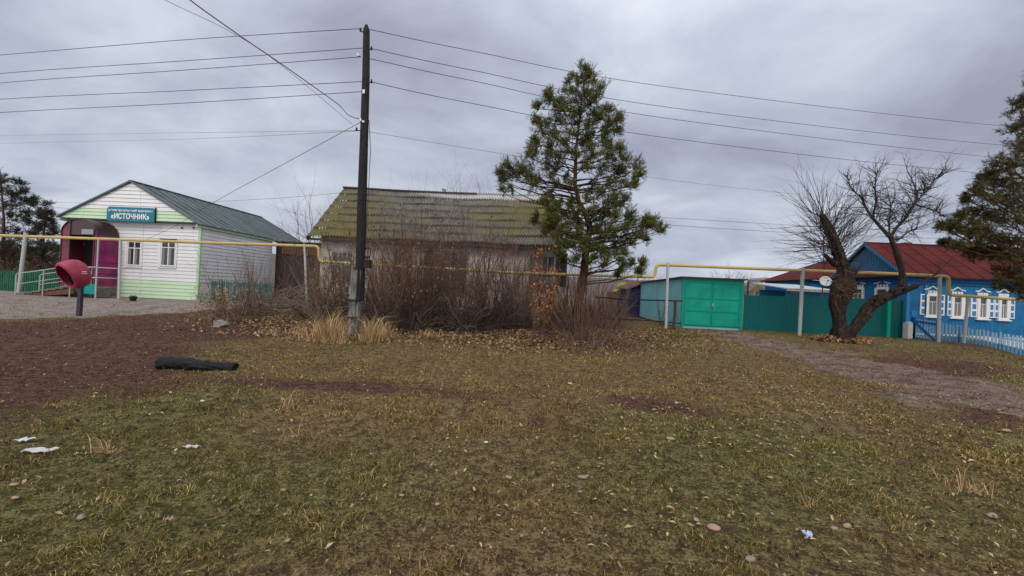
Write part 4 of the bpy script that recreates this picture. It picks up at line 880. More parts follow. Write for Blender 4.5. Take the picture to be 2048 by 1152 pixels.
def window_front(cx, w_, z0, z1, shL, shR, plane='y', pos=None, s=1):
    yb_ = BY if plane == 'y' else None
    def T(u, v, z):      # u along the wall, v out of the wall
        return (u, BY-v, z) if plane == 'y' else (bx0-v, u, z)
    def B_(mb, u0, u1, v0, v1, za, zb_):
        c8 = [T(u, v, z) for u in (u0, u1) for v in (v1, v0) for z in (za, zb_)]
        mb.add(c8, [(0, 1, 3, 2), (4, 6, 7, 5), (0, 4, 5, 1), (2, 3, 7, 6), (0, 2, 6, 4), (1, 5, 7, 3)] if plane == 'y' else [(2, 3, 1, 0), (5, 7, 6, 4), (1, 5, 4, 0), (6, 7, 3, 2), (4, 6, 2, 0), (3, 7, 5, 1)]); return mb
    u0, u1 = cx-w_/2, cx+w_/2; t_ = .13; mb = MB()
    B_(mb, u0, u0+t_, .01, .09, z0, z1); B_(mb, u1-t_, u1, .01, .09, z0, z1); B_(mb, u0+t_, u1-t_, .01, .085, z1-.1, z1); B_(mb, u0+t_, u1-t_, .01, .085, z0, z0+.09)
    B_(mb, u0-.08, u1+.08, .012, .13, z0-.07, z0-.003)
    wn = mb.build('window', 'white', bh_)
    B_(MB(), u0+t_, u1-t_, .004, .03, z0+.09, z1-.1).build('pane', 'glass', wn)
    cm = MB(); 
    for i in range(7):
        xx = u0+t_+(w_-2*t_)*(i+.2)/7; B_(cm, xx, xx+.025, .031, .036, z0+.1, z0+(z1-z0)*.68)
    cm.build('curtain', 'curtain', wn)
    mu = MB(); xc = (u0+u1)/2; zc = z0+.66*(z1-z0); B_(mu, u0+t_, u1-t_, .04, .055, zc-.015, zc+.015); B_(mu, xc-.012, xc+.012, .04, .054, z0+.09, zc-.015); mu.build('muntin', 'white', wn)
    # carved pediment
    pe = MB(); hw = w_/2+.10; zb_ = z1+.10
    prof_ = [(-hw, .0), (hw, .0), (hw, .05), (hw*.62, .10), (hw*.35, .22), (0, .27), (-hw*.35, .22), (-hw*.62, .10), (-hw, .05)]
    outp = [(-hw*1.0, .20), (-hw*.5, .24), (0, .40), (hw*.5, .24), (hw*1.0, .20), (hw*1.0, .14), (hw*.5, .18), (0, .34), (-hw*.5, .18), (-hw*1.0, .14)]
    tv = Vector(T(0, .05, 0))-Vector(T(0, 0, 0))
    pe.prism([T(cx+a, .012, zb_+b*.9) for a, b in (outp if plane == 'y' else outp[::-1])], tv)
    for k in (-.55, -.2, .2, .55):
        B_(pe, cx+k*hw-.055, cx+k*hw+.055, .013, .045, zb_-.02, zb_+.10)
    B_(pe, cx-hw*.7, cx+hw*.7, .011, .035, zb_-.10, zb_-.03)
    pe.build('pediment', 'white', wn)
    for (a, b) in (shL, shR):
        if a is None: continue
        zs0, zs1 = z0+.07, z1+.0
        so_ = B_(MB(), a, b, .02, .06, zs0, zs1).build('shutter', 'white', wn); sq = MB(); w3 = (b-a)
        for k in range(3):
            zc = zs0+(zs1-zs0)*(k+.5)/3; B_(sq, a+w3*.22, b-w3*.22, .061, .066, zc-.13, zc+.13)
        sq.build('shutter_panel', 'blue_bright', so_)
def wx(c): return P(1780+c*.2345, 610, BY).x
z1w, z0w = P(1870, 589, BY).z, P(1870, 633, BY).z
window_front(wx(352), wx(408)-wx(300), z0w, z1w, (wx(250), wx(299)), (wx(409), wx(440)+.1))
window_front(wx(565), wx(620)-wx(517), z0w, z1w, (wx(482), wx(516)), (wx(621), wx(668)))
window_front(wx(782), wx(833)-wx(738), z0w, z1w, (wx(680), wx(737)), (wx(836), wx(880)))
window_front(wx(960), wx(1008)-wx(918), z0w, z1w, (wx(884), wx(917)), (wx(1012), wx(1055)))
for px_ in (1718, 1766):
    q = PX(px_, 575, bx0); window_front(q.y, .85, PX(px_, 598, bx0).z-.35, q.z-.02, (None, None), (None, None), 'x')
MB().box(*(lambda a, b: (a.x, b.x))(P(1822, 625, BY), P(1832, 625, BY)), BY-.03, BY-.003, P(1827, 633, BY).z, P(1827, 622, BY).z).build('meter_box', 'blue_bright', bh_)
# side wing and its roof behind
wy = 27.0; wl = P(1612, 560, wy); wt = P(1668, 516, wy+2.4)
MB().box(wl.x+.3, bx0+2, wy, wy+5, -.5, wl.z).build('rear_wing', 'blue', bh_)
wa, wb_, wc, wd_ = Vector((wl.x, wy-.3, wl.z)), Vector((bx0+2.5, wy-.3, wl.z)), Vector((bx0+2.5, wy+2.4, wt.z)), Vector((wt.x, wy+2.4, wt.z))
MB().quadbox(wa, wb_, wc, wd_, (0, 0, .06)).prism([wa, wd_, Vector((wl.x, wy+5.2, wl.z))], (0, 0, .055)).quadbox(wd_, wc, Vector((bx0+2.5, wy+5.2, wl.z)), Vector((wl.x, wy+5.2, wl.z)), (0, 0, .06)).build('rear_roof', 'roof_red', bh_)
# blue veranda shed left of the house
vy = 22.6; va, vb = P(1568, 577, vy), P(1662, 584, vy); vr = thing('veranda', 'small blue veranda with flat grey roof behind the teal fence', 'veranda', ((va.x+vb.x)/2, vy, 0))
vx0, vx1 = P(1574, 590, vy).x, P(1662, 590, vy).x; vz = va.z-.04
MB().box(P(1606, 590, vy).x, vx1, vy, vy+.1, -.3, vz).box(vx0, P(1579, 590, vy).x, vy, vy+.12, -.3, vz).box(P(1579, 590, vy).x, P(1606, 590, vy).x, vy, vy+.08, -.3, P(1590, 590, vy).z).build('wall', 'blue_bright', vr); MB().box(vx0, vx1, vy+2.6, vy+2.7, -.3, vz).build('rear_wall', 'blue_bright', vr)
gl = MB(); xx = P(1579, 590, vy).x+.05
while xx < P(1606, 590, vy).x-.03: gl.box(xx, xx+.018, vy+.02, vy+.04, P(1590, 590, vy).z, vz); xx += .085
gl.build('glazing_bars', 'white_worn', vr)
MB().box(P(1579, 590, vy).x, P(1606, 590, vy).x, vy+.05, vy+.06, P(1590, 590, vy).z+.001, vz).build('glazing', 'glass', vr)
MB().quadbox((va.x-.1, vy-.4, vz-.0), (vb.x+.1, vy-.4, vz-.0), (vb.x+.1, vy+3, vz+.38), (va.x-.1, vy+3, vz+.38), (0, 0, .06)).build('roof', 'roof_tin', vr)
MB().box(va.x-.1, vb.x+.1, vy-.43, vy-.405, vz-.10, vz+.05).build('fascia', 'frame_old', vr)
# dish
dp = P(1650, 563, 20.6); di = thing('satellite_dish', 'round pale satellite dish on a thin pole beside the willow trunk', 'satellite dish', (dp.x, 20.7, -.1)); dv = []; df = []; nd = 24
ax2 = Vector((-.25, -1, .25)).normalized(); u_ = ax2.cross(Vector((0, 0, 1))).normalized(); v2 = u_.cross(ax2)
for i in range(7):
    r_ = .27*i/6
    for j in range(nd): a = 2*math.pi*j/nd; q = dp+(u_*math.cos(a)+v2*math.sin(a))*r_+ax2*(.07*(i/6)**2); dv.append(q)
for i in range(6):
    for j in range(nd): a = i*nd+j; b = i*nd+(j+1) % nd; df.append((a, a+nd, b+nd, b))
dso = MB().add(dv, df).build('dish', 'dish', di, smooth=True); s2 = dso.modifiers.new('s', 'SOLIDIFY'); s2.thickness = .012
MB().tube([dp-v2*.26, dp+ax2*.3-v2*.05], .012, 5).tube([dp+ax2*.26-v2*.04, dp+ax2*.36-v2*.06], .03, 8).build('feed_arm', 'iron', di)
MB().tube([(dp.x, 20.75, -.2), (dp.x, 20.75, dp.z)], .025, 8).build('mast', 'brown_board', di)
an = thing('antenna_mast', 'thin dark antenna mast standing behind the willow', 'antenna', P(1649, 600, 24.0))
MB().tube([P(1649, 620, 24), P(1647, 470, 24)], .03, 6).build('mast', 'iron', an)
MB().tube([P(1643, 478, 24), P(1652, 479, 24)], .012, 5).tube([P(1644, 486, 24), P(1651, 487, 24)], .012, 5).build('crossbar', 'iron', an)
# far houses between garage and blue house
fh = thing('tin_roof_house', 'far house with a pale blue grey tin roof behind the fence', 'house', P(1570, 600, 38))
a, b, c_, d = P(1520, 594, 38), P(1660, 594, 38), P(1660, 551, 42), P(1573, 554, 42)
MB().quadbox(a, b, c_, d, (0, 0, .08)).build('roof', 'roof_tin', fh); MB().bar(P(1566, 560, 38.5), P(1576, 577, 38), .1, .1).build('roof_ladder', 'dark_wood', fh)
MB().box(a.x+.4, b.x, 38.3, 46, -1, a.z).build('wall', 'far_white', fh); 
a2, b2 = P(1546, 586, 36), P(1580, 575, 36); MB().quadbox(Vector((a2.x, 35.5, a2.z-.05)), Vector((b2.x, 35.5, a2.z-.05)), Vector((b2.x, 38, b2.z)), Vector((b2.x-.5, 38, b2.z)), (0, 0, .06)).build('lean_to_roof', 'dark_gap', fh)
mh = thing('moss_roof_barn', 'low far barn with a brown mossy roof right of the garage', 'barn', P(1510, 590, 55))
a, b, c_, d = P(1490, 592, 55), P(1545, 594, 55), P(1560, 568, 60), P(1512, 570, 60)
MB().quadbox(a, b, c_, d, (0, 0, .1)).build('roof', 'roof_moss', mh); MB().box(a.x, b.x, 55.3, 66, -2, a.z-.02).build('wall', 'brown_board', mh)
fw = thing('distant_building', 'tiny pale building on the horizon above the teal fence', 'building', P(1535, 567, 140))
a, b = P(1527, 567, 140), P(1543, 560, 140); MB().box(a.x, b.x, 140, 150, -3, b.z).build('wall', 'far_white', fw)
MB().prism([(a.x-.2, 139.8, b.z), (b.x+.2, 139.8, b.z), ((a.x+b.x)/2, 139.8, b.z+.9)], (0, 10.4, 0)).build('roof', 'frame_old', fw)
fp = thing('wooden_post', 'dark thin post right behind the garage corner', 'post', P(1496, 600, 19.5))
MB().tube([P(1496, 640, 19.5), P(1496, 563, 19.5)], .045, 7).build('shaft', 'dark_wood', fp)

# ------------------------------------------------------------------ plants
def rvec(r, s=1): return Vector((r.gauss(0, s), r.gauss(0, s), r.gauss(0, s)))
def twig(mb, p, d, L, rad, r, depth, bend_=.18, kids=3, upw=.1, segs=4, n=4, spread=.7, shrink=.6, start=.25):
    pts = [p.copy()]; d = d.normalized(); dd = [d.copy()]
    for i in range(segs):
        d = (d+rvec(r, bend_)+Vector((0, 0, upw))).normalized(); pts.append(pts[-1]+d*L/segs); dd.append(d.copy())
    mb.tube(pts, [rad*(1-.75*i/segs) for i in range(segs+1)], n if rad > .012 else 3, cap=False)
    if depth > 0:
        for k in range(kids):
            f = start+(1-start)*(k+r.random())/kids; i = min(int(f*segs), segs-1); q = pts[i].lerp(pts[i+1], f*segs-i)
            nd_ = (dd[i]+rvec(r, spread)).normalized(); twig(mb, q, nd_, L*shrink*r.uniform(.7, 1.2), rad*.55*(1-.5*f), r, depth-1, bend_, kids, upw, max(2, segs-1), n, spread, shrink, start)
    return pts

def shrub(px, py, hpx, label, seed, stems=60, spread=.28, m='twig', Y=None, lean=0, kids=3, bottom=True, group='bare brown shrubs in front of the old house', rad=.0135, depth=1, arch=0, name='bare_shrub', cat='shrub', leafcol=None, nl=0):
    b = G(px, py) if Y is None else Vector((P(px, py, Y).x, Y, float(gz(P(px, py, Y).x, Y)))); r = random.Random(seed); H = hpx*b.y/FPX
    o = thing(name, label, cat, b, group); mb = MB(); tips = []
    for i in range(stems):
        a = r.random()*2*math.pi; rr_ = math.sqrt(r.random())*spread*.8; p = b+Vector((math.cos(a)*rr_, math.sin(a)*rr_, -.05))
        d = Vector((math.cos(a)*spread*r.random()*1.3+lean, math.sin(a)*spread*r.random()*1.3, 1)); h = H*r.uniform(.45, 1.05)
        ps = twig(mb, p, d, h, rad*r.uniform(.7, 1.4), r, depth, .09, kids, .05-arch, 5, 4, .33, .36, .3); tips += ps[2:]
    mb.build('stems', m, o)
    if bottom:
        mb = MB()
        for i in range(min(170, int(stems*2.6))):
            a = r.random()*2*math.pi; rr_ = math.sqrt(r.random())*spread*2.3; p = b+Vector((math.cos(a)*rr_, math.sin(a)*rr_, r.uniform(0, .1)))
            d = Vector((r.gauss(0, .7), r.gauss(0, .7), r.uniform(.3, 1))); twig(mb, p, d, H*r.uniform(.15, .45), rad*.8, r, 1, .28, 3, -.03, 3, 3, .7, .5)
        mbp = MB()
        for i in range(14):
            a = r.random()*2*math.pi; p = b+Vector((math.cos(a)*spread*1.6*r.random(), -abs(math.sin(a))*spread*1.3, .02)); twig(mbp, p, Vector((r.gauss(0, .8), r.gauss(-.2, .5), r.uniform(.5, 1.2))), H*r.uniform(.18, .42), .013, r, 1, .22, 3, -.12, 5, 4, .7, .5)
        mbp.build('arching_twigs', 'twig_pale', o)
        mb.build('undergrowth', 'twig_dark' if bottom == 'd' or seed < 120 else 'twig', o)
    if leafcol:
        rs2 = np.random.RandomState(seed); T = np.array([tuple(tips[k]) for k in rs2.randint(0, len(tips), nl)])+rs2.normal(0, .07, (nl, 3)); L = .07+.05*rs2.rand(nl)
        V, F, C = flats(T, L, L*.45, rs2, np.array(leafcol)[rs2.choice(len(leafcol), nl)]*(.7+.5*rs2.rand(nl))[:, None], 1.3); np_mesh('leaves', V, F, C, 'attr', o)
    return o
BR = [(.20, .10, .055), (.14, .08, .05), (.26, .17, .10)]
SH = [(655, 640, 135, 'low bare shrub left of the utility pole'), (690, 632, 150, 'bare shrub directly behind the utility pole base, left side'), (745, 645, 165, 'tall bare shrub just right of the utility pole'),
      (768, 628, 165, 'bare shrub behind the box on the utility pole'), (790, 655, 185, 'second tall bare shrub right of the utility pole'), (820, 632, 170, 'bare shrub in the back row below the roof moss gap'),
      (840, 658, 195, 'tall bare shrub in front of the old house door'), (880, 650, 190, 'tall bare shrub in the middle of the thicket'), (905, 630, 165, 'bare shrub close to the old house window in the thicket'),
      (930, 662, 195, 'front bare shrub in the middle of the thicket, tallest one'), (975, 655, 180, 'bare shrub right of the tallest one in the thicket'), (1010, 640, 165, 'bare shrub left of the shrub with orange leaves'),
      (1040, 655, 150, 'thin bare shrub in front of the half hidden pipe post')]
for i, (a, b, c_, l) in enumerate(SH):
    shrub(a, b, c_*(1.30, 1.12, 1.22)[i % 3], l, 100+i, stems=(58, 66, 50)[i % 3] if i > 1 else 36, spread=.40, leafcol=BR, nl=380, kids=4, m=('twig_tan', 'twig', 'twig_red', 'twig_tan')[i % 4], arch=.02)
shrub(1082, 672, 165, 'slim shrub with rusty orange leaves still hanging', 131, stems=14, spread=.2, leafcol=[(.42, .15, .04), (.30, .10, .035), (.45, .22, .08), (.2, .08, .05)], nl=900, rad=.014, bottom=False)
shrub(1062, 690, 110, 'thin crooked dark stem in front of the orange leaved shrub', 132, stems=3, spread=.06, rad=.03, bottom=False, kids=4)
shrub(1105, 660, 120, 'dark bare shrub between orange leaved shrub and the pine', 133, stems=30, spread=.28, leafcol=BR, nl=200)
shrub(1172, 688, 150, 'spreading bare bush with pale curved twigs at the pine foot', 134, stems=46, spread=.78, m='twig', rad=.013, kids=5, bottom=True, arch=.10)
shrub(1160, 655, 140, 'dark bare bush immediately behind the pine trunk', 135, stems=40, spread=.5)
shrub(1225, 640, 95, 'grey bare bush right of the pine trunk by the rail fence', 136, stems=44, spread=.55, m='twig_pale', lean=.1)
shrub(1195, 632, 85, 'bare bush behind the grey one near the rail fence', 137, stems=40, spread=.6)
shrub(1130, 645, 130, 'brown bare bush left of the black container under the pine', 145, stems=46, spread=.45)
shrub(1205, 655, 70, 'low brown bush in front of the rail fence end', 146, stems=40, spread=.55, arch=.08)
shrub(1325, 652, 85, 'thin sapling in front of the turquoise garage wall', 138, stems=7, spread=.14, rad=.012, bottom=False, group='saplings')
shrub(465, 640, 150, 'sparse bare bush in front of the teal picket fence', 139, stems=16, spread=.42, rad=.013, bottom=True, kids=4, group='saplings')
shrub(505, 628, 140, 'bare bush with long thin stems at the store side wall', 140, stems=16, spread=.35, rad=.013, bottom=True, group='saplings')
shrub(545, 618, 90, 'low bare bush in the middle of the gap between the houses', 141, stems=30, spread=.5, group='saplings')
shrub(640, 615, 120, 'bare shrub at the left corner of the old house', 142, stems=30, spread=.3)
shrub(425, 625, 60, 'dry yellow weeds in front of the teal picket fence', 143, stems=30, spread=.45, m='twig_pale', rad=.008, bottom=False, name='dry_weeds', cat='weeds', group='dry weeds', leafcol=[(.45, .32, .12), (.38, .30, .16), (.25, .22, .1)], nl=420)
shrub(470, 632, 55, 'dry pale weeds just right of the concrete block', 144, stems=30, spread=.5, m='twig_pale', rad=.008, bottom=False, name='dry_weeds', cat='weeds', group='dry weeds', leafcol=[(.40, .27, .12), (.2, .14, .09)], nl=300)
# far bare trees
def far_tree(px, py, hpx, Y, label, seed, stems=14, spread=.25):
    b = P(px, py, Y); b.z = -.4; r = random.Random(seed); o = thing('bare_tree', label, 'tree', b, 'bare trees behind the houses'); top = P(px, py-hpx, Y).z
    mb = MB(); mb.tube([b, Vector((b.x, b.y, b.z+(top-b.z)*.5))], [.12, .07], 6)
    mb.build('trunk', 'twig', o); mb = MB()
    for i in range(stems):
        p = Vector((b.x, b.y, b.z+(top-b.z)*r.uniform(.25, .5))); twig(mb, p, Vector((r.gauss(0, spread*1.6), r.gauss(0, spread), 1)), (top-p.z)*r.uniform(.7, 1.05), .035, r, 2, .12, 4, .05, 4, 3, .5, .5)
    mb.build('crown', 'twig', o)
far_tree(622, 470, 65, 27, 'bare sapling rising behind the gap between store and old house', 1, 7)
far_tree(650, 460, 55, 28, 'bare tree close to the left roof edge of the old house', 2, 6)
far_tree(905, 400, 22, 34, 'top of a bare tree over the old house ridge near the chimney', 4, 9)
far_tree(975, 400, 18, 34, 'top of a bare tree over the old house ridge near the pine', 5, 9)
far_tree(1455, 560, 20, 34, 'bare bushy tree top showing above the garage roof', 6, 26, .5)
far_tree(1500, 585, 30, 40, 'faint bare tree right of the garage', 7, 12, .4)
far_tree(1275, 572, 50, 46, 'distant bare tree left of the garage under the pipe bend', 8, 14, .4)

def needles(name, centers, sizes, parent, rs2, cols, per=15, nl=.085, drx=None):
    """centers (n,3): shoot bases; each shoot is a bottle brush of narrow needles"""
    n = len(centers); d = drx+rs2.normal(0, .32, (n, 3)); d /= np.linalg.norm(d, axis=1)[:, None]
    c = np.repeat(centers, per, 0); D = np.repeat(d, per, 0); S_ = np.repeat(sizes, per); t_ = np.tile(np.linspace(0, 1, per), n)[:, None]
    base = c+D*t_*S_[:, None]; o = rs2.normal(0, 1, (n*per, 3)); o -= (o*D).sum(1)[:, None]*D; o /= np.linalg.norm(o, axis=1)[:, None]+1e-6
    dirn = D*.75+o*.85; dirn /= np.linalg.norm(dirn, axis=1)[:, None]; tip = base+dirn*nl*(.7+.6*rs2.rand(n*per, 1)); sd_ = np.cross(dirn, o+rs2.normal(0, .3, o.shape)); sd_ /= np.linalg.norm(sd_, axis=1)[:, None]+1e-6
    wv = sd_*nl*.085
    V = np.stack([base-wv, base+wv, tip], 1).reshape(-1, 3); F = np.arange(len(V)).reshape(-1, 3)
    col = np.repeat(cols, per*3, 0); return np_mesh(name, V, F, col, 'attr', parent)
def pine(label, trunk_px, Y, clumps, seed, group=None, trunk_r=.16, shoots=46, depth=1.6, droop=.0, cols=((.048, .062, .018), (.085, .098, .024), (.165, .152, .034)), per=15, nl=.085, rot=0, sh=.16, upb=.55, name='pine_tree'):
    r = random.Random(seed); rs2 = np.random.RandomState(seed); T = [P(a, b, Y) for a, b in trunk_px]; base = T[0].copy(); base.z = float(gz(base.x, base.y))-.1; T[0] = base
    o = thing(name, label, 'tree', base, group); n = len(T); mb = MB()
    mb.tube(T, [trunk_r*(1-.86*i/(n-1)) for i in range(n)], 9).build('trunk', 'bark_pine', o, smooth=True)
    lm = MB(); CN = []; DR = []; CO = []; SZ = []; pal = np.array(cols)
    def on_trunk(z):
        for a, b in zip(T[:-1], T[1:]):
            if a.z <= z <= b.z: return a.lerp(b, (z-a.z)/(b.z-a.z))
        return T[-1].copy() if z > T[-1].z else T[0].copy()
    for (cx, cy, rad) in clumps:
        p0 = P(cx, cy, Y); wx_ = abs(p0.x-on_trunk(p0.z).x)
        c_first = None
        for rep in range(2):
            dy = r.uniform(-depth, depth)*(1.0 if wx_ < 1.6 else .7)
            c_ = P(cx, cy, Y+dy)+Vector((r.uniform(-.15, .15), 0, r.uniform(-.12, .12))); R = rad*1.12*(Y+dy)/FPX
            rise = .16*abs(c_.x-T[-1].x)+.2*abs(dy)+.1; s0 = on_trunk(max(T[1].z, min(c_.z-rise, T[-1].z-.15)))
            mid = s0.lerp(c_, .55)+Vector((0, 0, .10-.12*(c_-s0).length*.5))
            if rep: s0 = s_mid
            lr = min(trunk_r*.36, .010+.010*(c_-s0).length)
            mid = s0.lerp(c_, .5)+Vector((r.uniform(-.1, .1), r.uniform(-.1, .1), -.05*(c_-s0).length)); s_mid = mid.copy()
            lm.tube([s0, s0.lerp(mid, .5)+Vector((0, 0, .03)), mid, mid.lerp(c_, .6)+Vector((0, 0, -.03)), c_], [lr, lr*.8, lr*.6, lr*.4, .007], 5, cap=False)
            tone = r.random(); outw = (c_-Vector((T[-1].x, Y, c_.z))); outw = outw.normalized() if outw.length > .1 else Vector((0, 0, 1))
            # sprays: twigs fan from the limb end, shoots sit along the twigs
            for s_i in range(11):
                d_ = (outw*.7+rvec(r, .55)+Vector((0, 0, upb*.5))).normalized(); L = R*r.uniform(.7, 1.45); q0 = c_-outw*R*.6+rvec(r, R*.22); q1 = q0+d_*L
                lm.tube([q0, q1], [.009, .004], 3, cap=False)
                for k in range(max(3, shoots//9)):
                    f = r.uniform(.2, 1); q = q0.lerp(q1, f)+rvec(r, R*.13); CN.append(tuple(q)); dd = d_*.8+Vector((0, 0, upb))+rvec(r, .35); DR.append(tuple(dd.normalized())); SZ.append(r.uniform(.6, 1.3)*sh)
                    cb = pal[0]*(1-tone)+pal[1]*tone; cb = cb if r.random() < .72 else pal[2]; CO.append(cb*r.uniform(.7, 1.3))
    lm.build('limbs', 'bark_pine', o); needles('crown', np.array(CN), np.array(SZ), o, rs2, np.array(CO), per, nl, np.array(DR)); return o
CL = [(1172, 140, 10), (1180, 155, 13), (1162, 165, 13), (1190, 172, 13), (1140, 160, 7), (1142, 178, 10), (1172, 185, 15), (1195, 192, 11), (1155, 198, 12), (1178, 205, 12),
      (1100, 186, 8), (1098, 203, 10), (1120, 210, 12), (1080, 220, 9), (1108, 222, 13), (1135, 225, 14), (1160, 228, 12), (1182, 226, 13), (1212, 216, 10), (1196, 232, 13), (1240, 232, 8), (1228, 246, 11), (1075, 243, 10), (1098, 245, 14), (1125, 248, 14), (1150, 252, 12), (1185, 250, 12), (1212, 255, 12), (1236, 262, 9),
      (1080, 265, 13), (1110, 268, 14), (1142, 272, 14), (1175, 268, 12), (1205, 276, 13), (1075, 282, 11), (1100, 290, 14), (1130, 290, 12), (1165, 292, 10), (1190, 294, 13), (1215, 290, 10),
      (1062, 300, 12), (1060, 318, 14), (1088, 312, 14), (1115, 315, 12), (1145, 312, 10), (1185, 315, 12), (1210, 312, 11), (1240, 302, 9), (1232, 320, 14), (1255, 328, 12), (1275, 335, 12), (1018, 330, 10), (1035, 335, 12), (1055, 340, 15), (1085, 340, 14), (1112, 342, 11),
      (995, 350, 9), (1008, 362, 12), (1030, 358, 14), (1052, 365, 13), (1080, 362, 12), (1225, 345, 14), (1250, 350, 14), (1278, 352, 10), (1200, 345, 11), (1175, 340, 9), (1105, 365, 10), (1135, 362, 8), (1270, 372, 11), (1245, 375, 13), (1218, 372, 13), (1190, 375, 9), (1012, 382, 7), (1095, 388, 7),
      (1205, 398, 13), (1232, 395, 14), (1255, 398, 9), (1180, 408, 10), (1090, 408, 8), (1115, 412, 10), (1140, 405, 8), (1100, 430, 12), (1125, 432, 12), (1150, 425, 10), (1185, 430, 12), (1210, 425, 13), (1235, 428, 12), (1262, 432, 12), (1285, 440, 11), (1308, 440, 10), (1320, 458, 8), (1305, 462, 13), (1280, 465, 13), (1250, 460, 13), (1225, 455, 12), (1195, 455, 12), (1165, 450, 11), (1135, 455, 14), (1108, 452, 12), (1092, 465, 10), (1115, 475, 14), (1145, 478, 13), (1175, 482, 12), (1205, 482, 12), (1235, 480, 13), (1265, 482, 10), (1290, 482, 8), (1120, 492, 10), (1145, 500, 13), (1170, 505, 11), (1200, 505, 10), (1228, 505, 8), (1155, 518, 9), (1185, 522, 9), (1212, 530, 8), (1240, 528, 7), (1262, 532, 8), (1280, 528, 7), (1285, 542, 6), (1240, 545, 6), (1100, 440, 12), (1075, 440, 9), (1130, 465, 13), (1160, 475, 12), (1220, 470, 12), (1260, 450, 12), (1295, 452, 12), (1190, 440, 12), (1215, 440, 12), (1150, 440, 12), (1245, 412, 11), (1220, 410, 12), (1130, 520, 8), (1110, 500, 9), (1215, 515, 10), (1250, 505, 9), (1190, 495, 12), (1160, 490, 12)]
tbp = G(1150, 668)
pine('tall green pine with a reddish trunk beside the old house', [(1148, 668), (1158, 600), (1168, 545), (1172, 500), (1180, 455), (1172, 430), (1158, 405), (1150, 370), (1152, 300), (1160, 230), (1172, 135)], tbp.y, CL, 7, trunk_r=.17, shoots=54, depth=1.2, sh=.15, nl=.066)
RC = [(2062, 190, 20), (2040, 215, 14), (2055, 235, 18), (2030, 255, 12), (2050, 275, 18), (2040, 298, 14), (2065, 300, 22), (2000, 330, 14), (2025, 335, 18), (2052, 335, 20), (1978, 345, 12), (1965, 362, 12), (1990, 368, 16), (2020, 370, 18), (2050, 372, 20), (1950, 385, 9), (1975, 392, 15), (2005, 400, 18), (2035, 405, 20), (2060, 415, 20), (1930, 402, 8), (1950, 420, 13), (1925, 435, 11), (1975, 428, 16), (2000, 440, 16), (2035, 445, 20), (1900, 448, 8), (1918, 455, 10), (1945, 452, 15), (1890, 455, 6), (1935, 472, 12), (1965, 462, 15), (1895, 485, 6), (1912, 492, 10), (1935, 498, 12), (1960, 490, 14), (1985, 475, 14), (2015, 480, 18), (2050, 485, 20), (1948, 508, 9), (1975, 508, 10), (2000, 505, 12), (2030, 515, 17), (2055, 525, 20), (2010, 540, 14), (2035, 550, 17), (2060, 560, 20), (2000, 562, 10), (2025, 575, 13), (2048, 585, 12),
      (2085, 160, 20), (2100, 220, 25), (2110, 290, 28), (2120, 360, 30), (2125, 440, 30), (2120, 520, 30), (2160, 300, 28), (2180, 380, 30), (2180, 470, 30), (2090, 120, 18)]
pine('big dark pine reaching in from the right edge over the blue house', [(2098, 740), (2096, 600), (2094, 400), (2090, 250), (2082, 100)], 14.6, RC, 17, trunk_r=.22, shoots=66, depth=1.6, sh=.15, nl=.08, upb=.25, cols=((.042, .040, .018), (.068, .064, .022), (.13, .098, .034)))
LC = [(-20, 350, 16), (8, 362, 9), (5, 385, 12), (22, 395, 9), (38, 372, 6), (45, 385, 7), (30, 412, 12), (8, 415, 13), (-20, 410, 18), (52, 405, 7), (55, 425, 9), (68, 400, 5), (66, 412, 6), (20, 438, 12), (42, 440, 10), (-10, 450, 16), (62, 448, 8), (10, 465, 13), (35, 468, 11), (58, 470, 9), (72, 462, 6), (-30, 480, 20), (20, 490, 14), (48, 492, 12), (0, 512, 16), (30, 515, 14), (60, 505, 10), (-30, 530, 20), (30, 535, 14), (60, 530, 11)]
pine('dark coarse pine at the left edge behind the green fence', [(-2, 600), (5, 520), (8, 440), (0, 340)], 23, LC, 27, trunk_r=.14, shoots=40, depth=1.2, sh=.24, nl=.10, per=18, cols=((.028, .030, .022), (.036, .038, .026), (.05, .05, .032)), upb=.7, group='pines at the left edge')
SCp = [(93, 412, 5), (92, 428, 6), (82, 425, 5), (104, 428, 5), (98, 442, 6), (85, 440, 6), (76, 432, 4), (108, 445, 5), (92, 455, 7), (80, 455, 5), (105, 458, 6), (70, 470, 6), (95, 472, 8), (110, 468, 5), (80, 488, 7), (100, 492, 7), (112, 505, 6), (85, 510, 8)]
LU = [(x, y, 12) for x in range(-40, 116, 17) for y in (500, 520, 538)]
pine('low dark evergreen growth behind the green fence', [(40, 596), (42, 570), (44, 530), (45, 505)], 22.5, LU, 29, trunk_r=.07, shoots=40, depth=1.0, sh=.2, nl=.10, cols=((.040, .038, .022), (.060, .058, .026), (.09, .075, .035)), upb=.5, name='evergreen_shrub')
pine('small young pine left of the store porch', [(82, 590), (86, 500), (90, 440), (93, 406)], 22, SCp, 28, trunk_r=.07, shoots=34, depth=.8, sh=.22, nl=.09, per=18, cols=((.028, .030, .022), (.036, .038, .026), (.05, .05, .032)), upb=.6, group='pines at the left edge')
for i, (a, b, c_, l) in enumerate(((20, 590, 75, 'bare dark bush behind the green fence near the left edge'), (70, 590, 70, 'bare dark bush behind the green fence left of the porch'), (105, 590, 60, 'small bare bush close to the porch side behind the green fence'))):
    shrub(a, b, c_, l, 160+i, stems=60, spread=.9, Y=21.0, group='bushes behind the green fence', leafcol=[(.06, .06, .03), (.09, .07, .04), (.14, .10, .06)], nl=1300)

